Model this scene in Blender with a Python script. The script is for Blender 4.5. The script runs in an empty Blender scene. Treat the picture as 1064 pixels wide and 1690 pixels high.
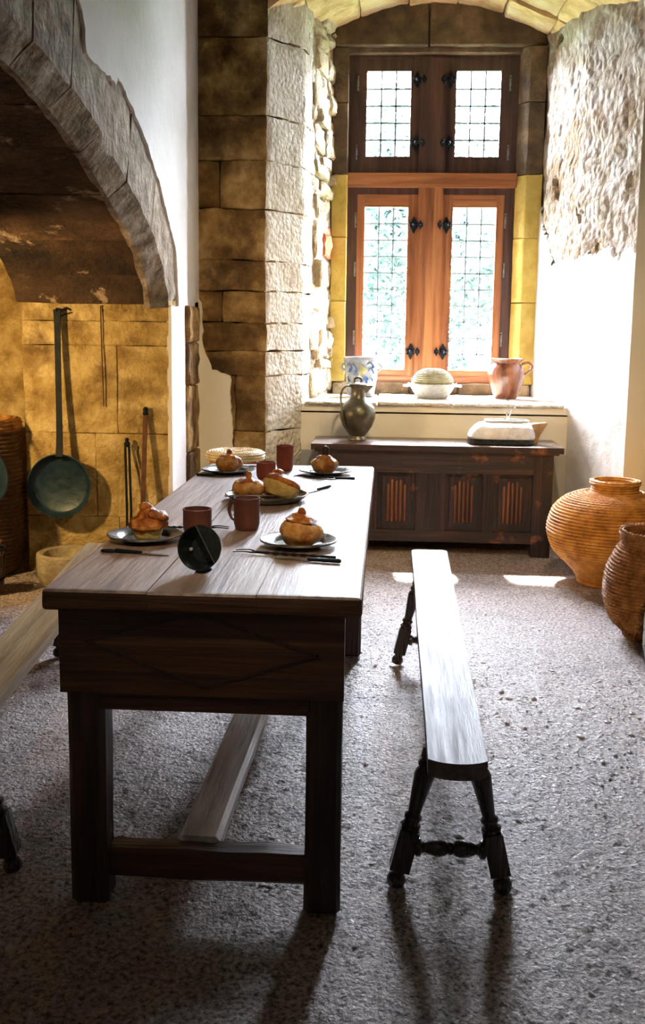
import bpy, bmesh, math, random
import numpy as np
from mathutils import Vector, Matrix, noise
random.seed(7); np.random.seed(7)
PI = math.pi
S = bpy.context.scene
C = bpy.context.collection

# ------------------------------------------------------------------ camera
CAM_H, FPX = 1.2965, 1700.0
PITCH, ROLL, YAW = 0.1486, 0.0130, 0.0597
fw = Vector((-math.sin(YAW)*math.cos(PITCH), math.cos(YAW)*math.cos(PITCH), -math.sin(PITCH)))
r0 = Vector((math.cos(YAW), math.sin(YAW), 0)); u0 = r0.cross(fw)
r1 = r0*math.cos(ROLL) + u0*math.sin(ROLL); u1 = -r0*math.sin(ROLL) + u0*math.cos(ROLL)
cam = bpy.data.cameras.new('camera'); co = bpy.data.objects.new('camera', cam); C.objects.link(co)
co.matrix_world = Matrix(((r1.x, u1.x, -fw.x, 0), (r1.y, u1.y, -fw.y, 0), (r1.z, u1.z, -fw.z, CAM_H), (0, 0, 0, 1)))
cam.sensor_fit = 'VERTICAL'; cam.sensor_height = 36.0; cam.lens = FPX/1690*36
cam.shift_y = -45/1690; cam.clip_start = 0.05; cam.clip_end = 300
S.camera = co

# ------------------------------------------------------------------ world, lights, exposure
SKY = 185.0
w = bpy.data.worlds.new('sky'); S.world = w; w.use_nodes = True
bg = w.node_tree.nodes['Background']; bg.inputs[0].default_value = (0.98, 0.945, 1.0, 1); bg.inputs[1].default_value = SKY
S.view_settings.view_transform = 'Standard'; S.view_settings.look = 'None'
S.view_settings.exposure = 0.58; S.view_settings.gamma = 1.0; S.view_settings.use_curve_mapping = False

def lamp(name, kind, loc, energy, color, target=None, **kw):
    l = bpy.data.lights.new(name, kind); l.energy = energy; l.color = color
    for k, v in kw.items(): setattr(l, k, v)
    o = bpy.data.objects.new(name, l); C.objects.link(o); o.location = loc
    if target is not None:
        o.rotation_euler = (Vector(target)-Vector(loc)).to_track_quat('-Z', 'Y').to_euler()
    return o
portal = lamp('window_portal', 'AREA', (0.28, 7.52, 2.05), 1, (1, 1, 1), (0.28, 0, 2.05), shape='RECTANGLE', size=1.16, size_y=2.3)
portal.data.cycles.is_portal = True
SUN = lamp('sun', 'SUN', (4, 14, 12), 75.0, (1.0, 0.96, 0.90), angle=math.radians(1.2))
SUN.rotation_euler = Vector((0.135, -1.0, -1.48)).to_track_quat('-Z', 'Y').to_euler()
lamp('hearth_lamp', 'SPOT', (-2.35, 4.15, 1.25), 72, (1.0, 0.66, 0.27), (-1.6, 5.33, 0.85), spot_size=math.radians(112), spot_blend=0.5, shadow_soft_size=0.05)
lamp('room_spot', 'SPOT', (1.9, 1.6, 3.3), 190, (1.0, 0.72, 0.32), (-0.75, 6.1, 0.85), spot_size=math.radians(34), spot_blend=0.7, shadow_soft_size=0.06)
lamp('basket_spot', 'SPOT', (0.3, -0.6, 2.6), 150, (1.0, 0.66, 0.28), (1.15, 5.3, 0.2), spot_size=math.radians(30), spot_blend=0.8, shadow_soft_size=0.06)
lamp('bay_fill', 'SPOT', (0.5, 2.6, 3.7), 200, (1.0, 0.83, 0.58), (0.35, 6.4, 0.55), spot_size=math.radians(44), spot_blend=0.8, shadow_soft_size=0.10)  # added fill for the breast wall and chest, no known fitting
lamp('table_fill', 'SPOT', (-0.15, 0.35, 3.1), 120, (1.0, 0.78, 0.50), (-0.37, 2.95, 0.75), spot_size=math.radians(30), spot_blend=0.8, shadow_soft_size=0.08)  # added fill to lift the fronts of the breads
lamp('room_fill', 'POINT', (0.5, -0.9, 3.0), 4, (1.0, 0.86, 0.68), shadow_soft_size=0.25)  # unseen fill behind the camera, added to lift the room

# ------------------------------------------------------------------ materials
def nd(nt, t, **kw):
    n = nt.nodes.new(t)
    for k, v in kw.items(): setattr(n, k, v)
    return n
def ramp(nt, fac, stops):
    r = nd(nt, 'ShaderNodeValToRGB'); e = r.color_ramp.elements
    while len(e) < len(stops): e.new(0.5)
    for i, (p, c) in enumerate(stops):
        e[i].position = p; e[i].color = (c[0], c[1], c[2], 1)
    nt.links.new(fac, r.inputs[0]); return r.outputs[0]
def M(name, stops, scale=6, stretch=(1, 1, 1), rough=(0.6, 0.8), bump=0.3, bscale=40, bstretch=None, detail=7, metallic=0.0,
      spec=0.5, vary=0.0, voronoi=0.0, vscale=30, distort=0.0, coat=0.0, patch=None, bdist=0.01):
    m = bpy.data.materials.new(name); m.use_nodes = True; nt = m.node_tree; L = nt.links
    b = nt.nodes['Principled BSDF']
    tc = nd(nt, 'ShaderNodeTexCoord'); mp = nd(nt, 'ShaderNodeMapping'); mp.inputs['Scale'].default_value = stretch
    L.new(tc.outputs['Object'], mp.inputs[0])
    if vary:
        oi = nd(nt, 'ShaderNodeObjectInfo'); cmb = nd(nt, 'ShaderNodeMath', operation='MULTIPLY'); cmb.inputs[1].default_value = 37
        L.new(oi.outputs['Random'], cmb.inputs[0]); L.new(cmb.outputs[0], mp.inputs['Location'])
    n = nd(nt, 'ShaderNodeTexNoise'); n.inputs['Scale'].default_value = scale; n.inputs['Detail'].default_value = detail
    n.inputs['Roughness'].default_value = 0.62; n.inputs['Distortion'].default_value = distort
    L.new(mp.outputs[0], n.inputs[0])
    col = ramp(nt, n.outputs[0], stops)
    if patch:   # (scale, lo, hi, colour): worn or stained areas with a shape of their own
        pn = nd(nt, 'ShaderNodeTexNoise'); pn.inputs['Scale'].default_value = patch[0]; pn.inputs['Detail'].default_value = 9
        pn.inputs['Roughness'].default_value = 0.65
        L.new(mp.outputs[0] if len(patch) > 4 else tc.outputs['Object'], pn.inputs[0])
        pr = ramp(nt, pn.outputs[0], [(patch[1], (0, 0, 0)), (patch[2], (1, 1, 1))])
        mx = nd(nt, 'ShaderNodeMix', data_type='RGBA'); L.new(pr, mx.inputs[0]); L.new(col, mx.inputs[6])
        mx.inputs[7].default_value = (*patch[3], 1); col = mx.outputs[2]
    if vary:
        mr = nd(nt, 'ShaderNodeMapRange'); mr.inputs[3].default_value = 1-vary; mr.inputs[4].default_value = 1+vary
        L.new(oi.outputs['Random'], mr.inputs[0])
        hv = nd(nt, 'ShaderNodeHueSaturation'); L.new(mr.outputs[0], hv.inputs['Value']); L.new(col, hv.inputs['Color']); col = hv.outputs[0]
    L.new(col, b.inputs['Base Color'])
    bn = nd(nt, 'ShaderNodeTexNoise'); bn.inputs['Scale'].default_value = bscale; bn.inputs['Detail'].default_value = 8
    bn.inputs['Roughness'].default_value = 0.6
    if bstretch:
        m2 = nd(nt, 'ShaderNodeMapping'); m2.inputs['Scale'].default_value = bstretch; L.new(tc.outputs['Object'], m2.inputs[0]); L.new(m2.outputs[0], bn.inputs[0])
    else: L.new(mp.outputs[0], bn.inputs[0])
    h = bn.outputs[0]
    if voronoi:
        v = nd(nt, 'ShaderNodeTexVoronoi', feature='F1'); v.inputs['Scale'].default_value = vscale; L.new(mp.outputs[0], v.inputs[0])
        a = nd(nt, 'ShaderNodeMath', operation='MULTIPLY_ADD'); a.inputs[1].default_value = -voronoi
        L.new(v.outputs['Distance'], a.inputs[0]); L.new(h, a.inputs[2]); h = a.outputs[0]
    if bump:
        bp = nd(nt, 'ShaderNodeBump'); bp.inputs['Strength'].default_value = bump; bp.inputs['Distance'].default_value = bdist
        L.new(h, bp.inputs['Height']); L.new(bp.outputs[0], b.inputs['Normal'])
    rr = nd(nt, 'ShaderNodeMapRange'); rr.inputs[1].default_value = 0.3; rr.inputs[2].default_value = 0.7
    rr.inputs[3].default_value = rough[0]; rr.inputs[4].default_value = rough[1]
    L.new(bn.outputs[0], rr.inputs[0]); L.new(rr.outputs[0], b.inputs['Roughness'])
    b.inputs['Metallic'].default_value = metallic; b.inputs['Specular IOR Level'].default_value = spec
    b.inputs['Coat Weight'].default_value = coat; b.inputs['Coat Roughness'].default_value = 0.15
    return m

def wood(name, dark, mid, light, axis='y', rough=(0.3, 0.5), bump=0.35, spec=0.5, patch=None, scale=1.0):
    s = {'x': (0.8, 14, 14), 'y': (14, 0.8, 14), 'z': (14, 14, 0.8)}[axis]
    s = tuple(k*scale for k in s)
    return M(name, [(0.30, dark), (0.52, mid), (0.74, light)], scale=2.2, stretch=s, rough=rough, bump=bump, bscale=3.2, bstretch=tuple(k*2 for k in s),
             spec=spec, patch=patch, distort=0.6, bdist=0.006)

m_plaster = M('plaster', [(0.3, (0.68, 0.65, 0.64)), (0.7, (0.77, 0.74, 0.74))], scale=3, rough=(0.8, 0.95), bump=0.25, bscale=14, spec=0.2, bdist=0.02)
m_cream = M('plaster_cream', [(0.3, (0.74, 0.66, 0.50)), (0.7, (0.83, 0.76, 0.61))], scale=2.5, rough=(0.8, 0.95), bump=0.2, bscale=14, spec=0.2, bdist=0.01)
m_shell = M('dark_plaster', [(0.3, (0.20, 0.17, 0.13)), (0.7, (0.29, 0.25, 0.20))], scale=2.5, rough=(0.8, 0.95), bump=0.2, bscale=14, spec=0.2, bdist=0.01)  # unseen walls and ceiling coloured dark to cut bounced light
m_dado = M('plaster_dado', [(0.3, (0.36, 0.34, 0.29)), (0.7, (0.44, 0.41, 0.35))], scale=2.5, rough=(0.8, 0.95), bump=0.2, bscale=14, spec=0.2, bdist=0.01)
m_render = M('old_render', [(0.30, (0.20, 0.13, 0.08)), (0.44, (0.40, 0.32, 0.26)), (0.6, (0.56, 0.50, 0.47))], scale=7, rough=(0.85, 0.95), bump=0.9, bscale=16,
             voronoi=0.8, vscale=20, spec=0.2, bdist=0.035, detail=9, patch=(1.9, 0.52, 0.62, (0.26, 0.17, 0.10)))
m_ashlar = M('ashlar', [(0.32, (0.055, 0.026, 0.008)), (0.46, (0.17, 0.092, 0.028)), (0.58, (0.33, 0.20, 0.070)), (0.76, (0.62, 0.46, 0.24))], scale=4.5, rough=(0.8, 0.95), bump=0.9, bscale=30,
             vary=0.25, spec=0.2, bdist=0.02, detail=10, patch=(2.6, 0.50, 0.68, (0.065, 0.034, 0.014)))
m_tooled_lit = M('tooled_stone_lit', [(0.3, (0.52, 0.42, 0.30)), (0.46, (0.74, 0.66, 0.54)), (0.7, (0.86, 0.80, 0.72))], scale=7, rough=(0.8, 0.95), bump=1.0, bscale=20,
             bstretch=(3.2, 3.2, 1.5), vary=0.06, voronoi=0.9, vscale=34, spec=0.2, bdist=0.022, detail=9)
m_rubble = M('rubble', [(0.3, (0.40, 0.28, 0.14)), (0.5, (0.62, 0.50, 0.33)), (0.72, (0.80, 0.71, 0.57))], scale=9, rough=(0.8, 0.95), bump=1.0, bscale=30, vary=0.2, spec=0.2, bdist=0.03)
m_brick = M('brick', [(0.3, (0.35, 0.08, 0.03)), (0.7, (0.55, 0.17, 0.08))], scale=14, rough=(0.85, 0.95), bump=0.7, bscale=40, spec=0.2)
m_mortar = M('mortar', [(0.3, (0.34, 0.26, 0.17)), (0.7, (0.66, 0.58, 0.46))], scale=14, rough=(0.9, 0.98), bump=1.0, bscale=30, voronoi=0.6, vscale=35, spec=0.1, bdist=0.03)
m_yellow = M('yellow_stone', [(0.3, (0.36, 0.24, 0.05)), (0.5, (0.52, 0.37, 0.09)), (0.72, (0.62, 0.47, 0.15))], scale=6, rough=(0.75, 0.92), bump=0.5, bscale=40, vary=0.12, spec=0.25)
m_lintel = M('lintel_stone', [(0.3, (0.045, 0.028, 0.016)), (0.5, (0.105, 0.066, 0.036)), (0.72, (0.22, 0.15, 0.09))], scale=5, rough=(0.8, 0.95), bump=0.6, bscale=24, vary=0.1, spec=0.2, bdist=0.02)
m_vault = M('vault_stone', [(0.3, (0.34, 0.19, 0.06)), (0.5, (0.66, 0.45, 0.22)), (0.72, (0.84, 0.69, 0.48))], scale=4, rough=(0.8, 0.95), bump=0.6, bscale=20, vary=0.18, spec=0.2, bdist=0.02)
m_pier = M('hearth_stone', [(0.30, (0.20, 0.115, 0.035)), (0.46, (0.46, 0.31, 0.11)), (0.66, (0.74, 0.56, 0.26))], scale=6, rough=(0.75, 0.92), bump=1.0, bscale=34,
           vary=0.06, spec=0.25, bdist=0.02, detail=10, patch=(4.2, 0.52, 0.70, (0.20, 0.115, 0.04)))
m_vous = M('voussoir_stone', [(0.3, (0.085, 0.055, 0.030)), (0.46, (0.26, 0.195, 0.135)), (0.64, (0.47, 0.39, 0.31)), (0.8, (0.66, 0.58, 0.49))], scale=9, rough=(0.75, 0.92), bump=1.0, bscale=36,
           vary=0.15, spec=0.2, bdist=0.02, detail=10, voronoi=0.5, vscale=30, patch=(2.2, 0.53, 0.66, (0.10, 0.058, 0.026)))
m_soot = M('sooty_stone', [(0.32, (0.016, 0.011, 0.009)), (0.5, (0.060, 0.033, 0.019)), (0.72, (0.17, 0.095, 0.050))], scale=3, rough=(0.6, 0.9), bump=0.8, bscale=30,
           vary=0.35, spec=0.25, bdist=0.02, detail=10, patch=(5, 0.60, 0.66, (0.36, 0.26, 0.17)))
m_floor = M('earth_floor', [(0.35, (0.028, 0.019, 0.016)), (0.43, (0.24, 0.178, 0.155)), (0.54, (0.53, 0.425, 0.385)), (0.70, (0.82, 0.70, 0.655))], scale=85, rough=(0.28, 0.60),
            bump=1.0, bscale=130, voronoi=0.45, vscale=80, spec=0.65, bdist=0.012, detail=10, patch=(2.2, 0.52, 0.76, (0.12, 0.088, 0.076)))
m_pebble = M('pebble', [(0.3, (0.26, 0.21, 0.19)), (0.7, (0.66, 0.60, 0.57))], scale=9, rough=(0.3, 0.5), bump=0.3, bscale=60, spec=0.6)
m_table = wood('table_wood', (0.17, 0.095, 0.068), (0.40, 0.275, 0.225), (0.60, 0.47, 0.41), 'y', rough=(0.38, 0.60), bump=0.45, spec=1.0)  # pale from wear, with window sheen painted into the tone
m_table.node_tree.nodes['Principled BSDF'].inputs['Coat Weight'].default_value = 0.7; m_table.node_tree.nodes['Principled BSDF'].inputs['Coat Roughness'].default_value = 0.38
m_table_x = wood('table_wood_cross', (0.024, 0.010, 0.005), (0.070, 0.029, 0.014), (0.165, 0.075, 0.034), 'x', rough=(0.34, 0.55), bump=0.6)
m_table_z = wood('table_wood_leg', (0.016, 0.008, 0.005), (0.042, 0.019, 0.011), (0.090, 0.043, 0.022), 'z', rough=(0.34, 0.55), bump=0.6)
m_stretch_sheen = wood('stretcher_wood_sheen', (0.16, 0.15, 0.15), (0.48, 0.46, 0.47), (0.72, 0.71, 0.72), 'y', rough=(0.24, 0.40), bump=0.5, spec=0.9)  # window reflection on the plank painted in as pale wood
m_bench = wood('bench_wood', (0.060, 0.042, 0.034), (0.13, 0.095, 0.080), (0.22, 0.17, 0.145), 'y', rough=(0.38, 0.56), bump=0.6, spec=0.2)
m_bench2 = wood('bench_wood_worn', (0.16, 0.10, 0.05), (0.36, 0.25, 0.13), (0.52, 0.40, 0.24), 'y', rough=(0.34, 0.5), bump=0.4, spec=0.6)
m_leg = wood('turned_leg_wood', (0.016, 0.011, 0.009), (0.036, 0.024, 0.019), (0.07, 0.045, 0.034), 'z', rough=(0.2, 0.34), bump=0.2, spec=0.6)
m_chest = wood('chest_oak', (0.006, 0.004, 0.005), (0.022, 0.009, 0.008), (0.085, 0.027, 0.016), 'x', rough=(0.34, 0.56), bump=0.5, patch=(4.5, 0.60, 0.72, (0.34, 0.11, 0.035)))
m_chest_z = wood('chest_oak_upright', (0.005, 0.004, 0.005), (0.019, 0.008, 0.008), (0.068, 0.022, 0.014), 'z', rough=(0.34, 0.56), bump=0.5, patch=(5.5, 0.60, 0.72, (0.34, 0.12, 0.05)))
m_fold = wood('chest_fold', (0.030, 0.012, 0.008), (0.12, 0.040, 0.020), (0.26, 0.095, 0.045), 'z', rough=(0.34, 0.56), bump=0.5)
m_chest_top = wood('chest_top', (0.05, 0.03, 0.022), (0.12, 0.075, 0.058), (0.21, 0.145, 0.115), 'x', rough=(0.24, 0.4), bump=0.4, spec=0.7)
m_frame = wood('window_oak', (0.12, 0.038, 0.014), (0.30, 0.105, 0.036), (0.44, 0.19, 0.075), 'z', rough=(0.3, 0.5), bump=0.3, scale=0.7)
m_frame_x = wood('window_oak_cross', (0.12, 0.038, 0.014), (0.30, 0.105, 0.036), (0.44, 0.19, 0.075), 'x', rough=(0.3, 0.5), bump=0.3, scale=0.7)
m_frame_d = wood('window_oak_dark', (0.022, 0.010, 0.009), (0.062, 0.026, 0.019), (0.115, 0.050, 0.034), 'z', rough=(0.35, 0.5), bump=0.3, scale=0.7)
m_lead = M('lead', [(0.3, (0.20, 0.27, 0.34)), (0.7, (0.34, 0.42, 0.50))], rough=(0.4, 0.6), bump=0.1, metallic=0.1)
m_iron = M('iron', [(0.3, (0.005, 0.007, 0.010)), (0.7, (0.016, 0.020, 0.025))], scale=20, rough=(0.5, 0.66), bump=0.2, metallic=0.0, spec=0.12)
m_bluepan = M('blued_steel', [(0.3, (0.006, 0.018, 0.028)), (0.6, (0.015, 0.038, 0.052)), (0.8, (0.040, 0.066, 0.082))], scale=7, rough=(0.3, 0.5), bump=0.2, bscale=30, metallic=0.15, spec=0.5)
m_rust = M('rusty_iron', [(0.3, (0.05, 0.018, 0.008)), (0.7, (0.15, 0.055, 0.022))], scale=20, rough=(0.5, 0.7), bump=0.4, metallic=0.3)
m_pewter = M('pewter', [(0.3, (0.16, 0.17, 0.17)), (0.7, (0.32, 0.33, 0.33))], scale=14, rough=(0.22, 0.4), bump=0.1, metallic=0.85)
m_jug = M('jug_pewter', [(0.3, (0.06, 0.052, 0.034)), (0.5, (0.12, 0.105, 0.07)), (0.72, (0.21, 0.18, 0.12))], scale=8, rough=(0.28, 0.45), bump=0.15, metallic=0.75)
m_terra = M('terracotta', [(0.3, (0.085, 0.026, 0.015)), (0.7, (0.175, 0.055, 0.032))], scale=8, rough=(0.38, 0.55), bump=0.2, spec=0.5)
m_terra_red = M('terracotta_red', [(0.3, (0.17, 0.028, 0.012)), (0.7, (0.33, 0.065, 0.026))], scale=8, rough=(0.3, 0.45), bump=0.2, spec=0.5)
m_brownjar = M('brown_glaze', [(0.3, (0.05, 0.016, 0.010)), (0.5, (0.17, 0.055, 0.024)), (0.72, (0.32, 0.125, 0.05))], scale=3, stretch=(7, 7, 0.7), rough=(0.16, 0.28), bump=0.15, spec=0.5)
m_white = M('white_stoneware', [(0.3, (0.38, 0.37, 0.35)), (0.7, (0.52, 0.51, 0.49))], scale=5, rough=(0.2, 0.35), bump=0.1, spec=0.6)
m_crock = M('salt_glaze', [(0.3, (0.22, 0.23, 0.27)), (0.7, (0.32, 0.33, 0.37))], scale=5, rough=(0.2, 0.34), bump=0.12, spec=0.6, patch=(9, 0.58, 0.64, (0.18, 0.19, 0.22)))
m_blue = M('cobalt', [(0.3, (0.015, 0.05, 0.20)), (0.7, (0.04, 0.13, 0.36))], scale=30, rough=(0.2, 0.35), bump=0.1)
m_olive = M('olive_glaze', [(0.3, (0.30, 0.27, 0.12)), (0.7, (0.42, 0.37, 0.18))], scale=20, rough=(0.25, 0.35), bump=0.1)
m_straw = M('straw', [(0.3, (0.30, 0.105, 0.012)), (0.5, (0.58, 0.25, 0.035)), (0.75, (0.80, 0.44, 0.10))], scale=16, rough=(0.40, 0.6), bump=0.5, bscale=70, spec=0.5)
m_straw_d = M('dark_wicker', [(0.3, (0.15, 0.055, 0.012)), (0.5, (0.36, 0.15, 0.040)), (0.75, (0.58, 0.29, 0.09))], scale=22, rough=(0.55, 0.75), bump=0.5, bscale=70, spec=0.35)
m_straw_b = M('sooty_wicker', [(0.3, (0.04, 0.018, 0.008)), (0.6, (0.13, 0.06, 0.02)), (0.8, (0.24, 0.11, 0.035))], scale=22, rough=(0.5, 0.7), bump=0.5, bscale=70, spec=0.4)
m_olive_w = M('olive_wicker', [(0.3, (0.20, 0.17, 0.08)), (0.7, (0.42, 0.38, 0.22))], scale=22, rough=(0.45, 0.65), bump=0.4, bscale=70, spec=0.5)
m_pale_w = M('pale_wicker', [(0.3, (0.42, 0.32, 0.17)), (0.7, (0.68, 0.57, 0.36))], scale=22, rough=(0.45, 0.65), bump=0.4, bscale=70, spec=0.4)
m_crust = M('crust', [(0.30, (0.13, 0.022, 0.004)), (0.45, (0.46, 0.12, 0.014)), (0.60, (0.78, 0.30, 0.045)), (0.78, (0.92, 0.56, 0.18))], scale=26, rough=(0.26, 0.42), bump=1.0, bscale=50, spec=0.5, vary=0.1, bdist=0.010, patch=(16, 0.52, 0.68, (0.20, 0.040, 0.006)))
m_bun = M('bun', [(0.30, (0.28, 0.080, 0.012)), (0.46, (0.62, 0.25, 0.045)), (0.68, (0.90, 0.60, 0.26))], scale=18, rough=(0.34, 0.52), bump=0.9, bscale=50, spec=0.42, vary=0.08, bdist=0.010, patch=(13, 0.50, 0.66, (0.36, 0.095, 0.014)))
m_crumb = M('crumb', [(0.30, (0.55, 0.30, 0.05)), (0.7, (0.84, 0.62, 0.22))], scale=24, rough=(0.6, 0.8), bump=0.7, bscale=60, spec=0.3, bdist=0.008)
m_darkknob = M('dark_knob', [(0.3, (0.02, 0.012, 0.008)), (0.7, (0.06, 0.03, 0.02))], scale=24, rough=(0.3, 0.5), bump=0.3)
m_dark = M('black_tin', [(0.3, (0.008, 0.012, 0.014)), (0.7, (0.022, 0.030, 0.034))], scale=12, rough=(0.2, 0.34), bump=0.1, metallic=0.3, spec=0.6)
m_palestone = M('pale_crusted', [(0.3, (0.55, 0.53, 0.55)), (0.7, (0.82, 0.80, 0.80))], scale=16, rough=(0.5, 0.75), bump=0.6, bscale=40, spec=0.4, patch=(6, 0.58, 0.70, (0.42, 0.40, 0.46)))
m_spout = M('spout_wood', [(0.3, (0.22, 0.10, 0.03)), (0.7, (0.50, 0.29, 0.10))], scale=18, rough=(0.5, 0.7), bump=0.5)
m_basin = M('basin_stone', [(0.3, (0.26, 0.20, 0.11)), (0.7, (0.50, 0.42, 0.28))], scale=12, rough=(0.8, 0.95), bump=0.8, bscale=34, spec=0.2, bdist=0.015)
m_leaf = M('leaf', [(0.3, (0.014, 0.036, 0.034)), (0.7, (0.036, 0.066, 0.056))], scale=0.9, rough=(0.5, 0.7), bump=0, vary=0.2)
m_bark = M('bark', [(0.3, (0.05, 0.04, 0.03)), (0.7, (0.12, 0.09, 0.07))], scale=6, rough=(0.8, 0.9), bump=0.5)
m_grass = M('grass', [(0.3, (0.03, 0.08, 0.03)), (0.7, (0.07, 0.14, 0.05))], scale=4, rough=(0.7, 0.9), bump=0.3)
# clear old glass: lets the daylight straight through, mirrors a little
m_glass = bpy.data.materials.new('old_glass'); m_glass.use_nodes = True
nt = m_glass.node_tree; nt.nodes.clear()
_o = nd(nt, 'ShaderNodeOutputMaterial'); _m = nd(nt, 'ShaderNodeMixShader'); _t = nd(nt, 'ShaderNodeBsdfTransparent'); _g = nd(nt, 'ShaderNodeBsdfGlossy')
_t.inputs[0].default_value = (0.90, 0.96, 1.0, 1); _g.inputs['Roughness'].default_value = 0.05; _m.inputs[0].default_value = 0.05
nt.links.new(_t.outputs[0], _m.inputs[1]); nt.links.new(_g.outputs[0], _m.inputs[2]); nt.links.new(_m.outputs[0], _o.inputs[0])

# ------------------------------------------------------------------ helpers
def obj(name, bm, mat, parent=None, loc=None, smooth=False, bevel=0.0, kind=None):
    if isinstance(bm, bpy.types.Mesh): me = bm
    else:
        if bevel:
            es = [e for e in bm.edges if len(e.link_faces) == 2 and e.calc_face_angle(0) > 0.5]
            bmesh.ops.bevel(bm, geom=es, offset=bevel, segments=2, profile=0.6, affect='EDGES', clamp_overlap=True)
        bmesh.ops.recalc_face_normals(bm, faces=bm.faces)
        me = bpy.data.meshes.new(name); bm.to_mesh(me); bm.free()
        if mat: me.materials.append(mat)
        if smooth:
            for p in me.polygons: p.use_smooth = True
            me.set_sharp_from_angle(angle=math.radians(38))
    o = bpy.data.objects.new(name, me); C.objects.link(o)
    if parent: o.parent = parent
    if loc is not None: o.location = loc
    if kind: o['kind'] = kind
    return o
def tag(o, label, cat, group=None):
    o['label'] = label; o['category'] = cat
    if group: o['group'] = group
    return o
def thing(name, label, cat, loc=(0, 0, 0), rz=0, group=None):
    o = bpy.data.objects.new(name, None); C.objects.link(o); o.location = loc; o.rotation_euler = (0, 0, rz); o.empty_display_size = 0.1
    return tag(o, label, cat, group)
def struct(name, bm=None, mat=None, **kw):
    if bm is None:
        o = bpy.data.objects.new(name, None); C.objects.link(o)
    else: o = obj(name, bm, mat, **kw)
    o['kind'] = 'structure'; return o
def box(bm, x0, x1, y0, y1, z0, z1, mtx=None):
    vs = [bm.verts.new((x, y, z)) for x in (x0, x1) for y in (y0, y1) for z in (z0, z1)]
    for f in ((0, 1, 3, 2), (4, 6, 7, 5), (0, 4, 5, 1), (2, 3, 7, 6), (0, 2, 6, 4), (1, 5, 7, 3)):
        bm.faces.new([vs[i] for i in f])
    if mtx is not None: bmesh.ops.transform(bm, matrix=mtx, verts=vs)
    return vs
def B(*a, **k):
    bm = bmesh.new(); box(bm, *a, **k); return bm
def lathe(prof, seg=32, bm=None, mtx=None, rfun=None, cap=True):
    bm = bm or bmesh.new(); rings = []; allv = []
    for i, (r, z) in enumerate(prof):
        ring = []
        for k in range(seg):
            a = 2*PI*k/seg; rr = r if rfun is None else rfun(r, z, a, i)
            ring.append(bm.verts.new((rr*math.cos(a), rr*math.sin(a), z)))
        rings.append(ring); allv += ring
    for i in range(len(rings)-1):
        for k in range(seg):
            bm.faces.new((rings[i][k], rings[i][(k+1) % seg], rings[i+1][(k+1) % seg], rings[i+1][k]))
    if cap:
        for ring in (rings[0], rings[-1]):
            if len(ring) > 2: bm.faces.new(ring)
    if mtx is not None: bmesh.ops.transform(bm, matrix=mtx, verts=allv)
    return bm
def tube(pts, rad, seg=8, bm=None, flat=1.0, closed=False):
    bm = bm or bmesh.new(); pts = [Vector(p) for p in pts]; n = len(pts); rings = []
    up = Vector((0.13, 0.21, 0.97))
    for i, p in enumerate(pts):
        if closed: t = pts[(i+1) % n]-pts[i-1]
        else: t = pts[min(i+1, n-1)]-pts[max(i-1, 0)]
        t.normalize(); a = t.cross(up)
        if a.length < 1e-3: a = t.cross(Vector((1, 0, 0)))
        a.normalize(); b = a.cross(t)
        r = rad[i] if isinstance(rad, (list, tuple)) else rad
        rings.append([bm.verts.new(p+a*r*math.cos(2*PI*k/seg)+b*r*flat*math.sin(2*PI*k/seg)) for k in range(seg)])
    for i in range(n if closed else n-1):
        R, Q = rings[i], rings[(i+1) % n]
        for k in range(seg): bm.faces.new((R[k], R[(k+1) % seg], Q[(k+1) % seg], Q[k]))
    if not closed:
        bm.faces.new(rings[0]); bm.faces.new(rings[-1])
    return bm
def smooth_pts(pts, n=24):
    pts = [Vector(p) for p in pts]; P = [pts[0]]+pts+[pts[-1]]; out = []
    for i in range(1, len(P)-2):
        m = max(2, n//(len(pts)-1))
        for k in range(m):
            t = k/m; p0, p1, p2, p3 = P[i-1], P[i], P[i+1], P[i+2]
            out.append(0.5*((2*p1)+(-p0+p2)*t+(2*p0-5*p1+4*p2-p3)*t*t+(-p0+3*p1-3*p2+p3)*t**3))
    return out+[pts[-1]]
def prism(poly, h0, h1, fn):
    """extrude a 2-D outline between heights h0, h1; fn(u, v, h) -> xyz"""
    bm = bmesh.new(); a = [bm.verts.new(fn(u, v, h0)) for u, v in poly]; b = [bm.verts.new(fn(u, v, h1)) for u, v in poly]
    bm.faces.new(a); bm.faces.new(b[::-1]); n = len(poly)
    for i in range(n): bm.faces.new((a[i], b[i], b[(i+1) % n], a[(i+1) % n]))
    return bm
def roughen(bm, amp, freq, cuts=3, bevel=0.008, seed=0.0, smooth_it=0):
    """give a block rounded arrises and an uneven hewn surface"""
    if bevel: bmesh.ops.bevel(bm, geom=list(bm.edges), offset=bevel, segments=1, affect='EDGES', clamp_overlap=True)
    if cuts:
        L = [e for e in bm.edges if e.calc_length() > bevel*3]
        bmesh.ops.subdivide_edges(bm, edges=L, cuts=cuts, use_grid_fill=True)
    bm.normal_update(); so = Vector((seed*3.1, seed*1.7, seed*2.3))
    mv = [(v, v.normal*(amp*(noise.noise(v.co*freq+so)+0.5*noise.noise(v.co*freq*2.3+so)))) for v in bm.verts]
    for v, d in mv: v.co += d
    return bm
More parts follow.
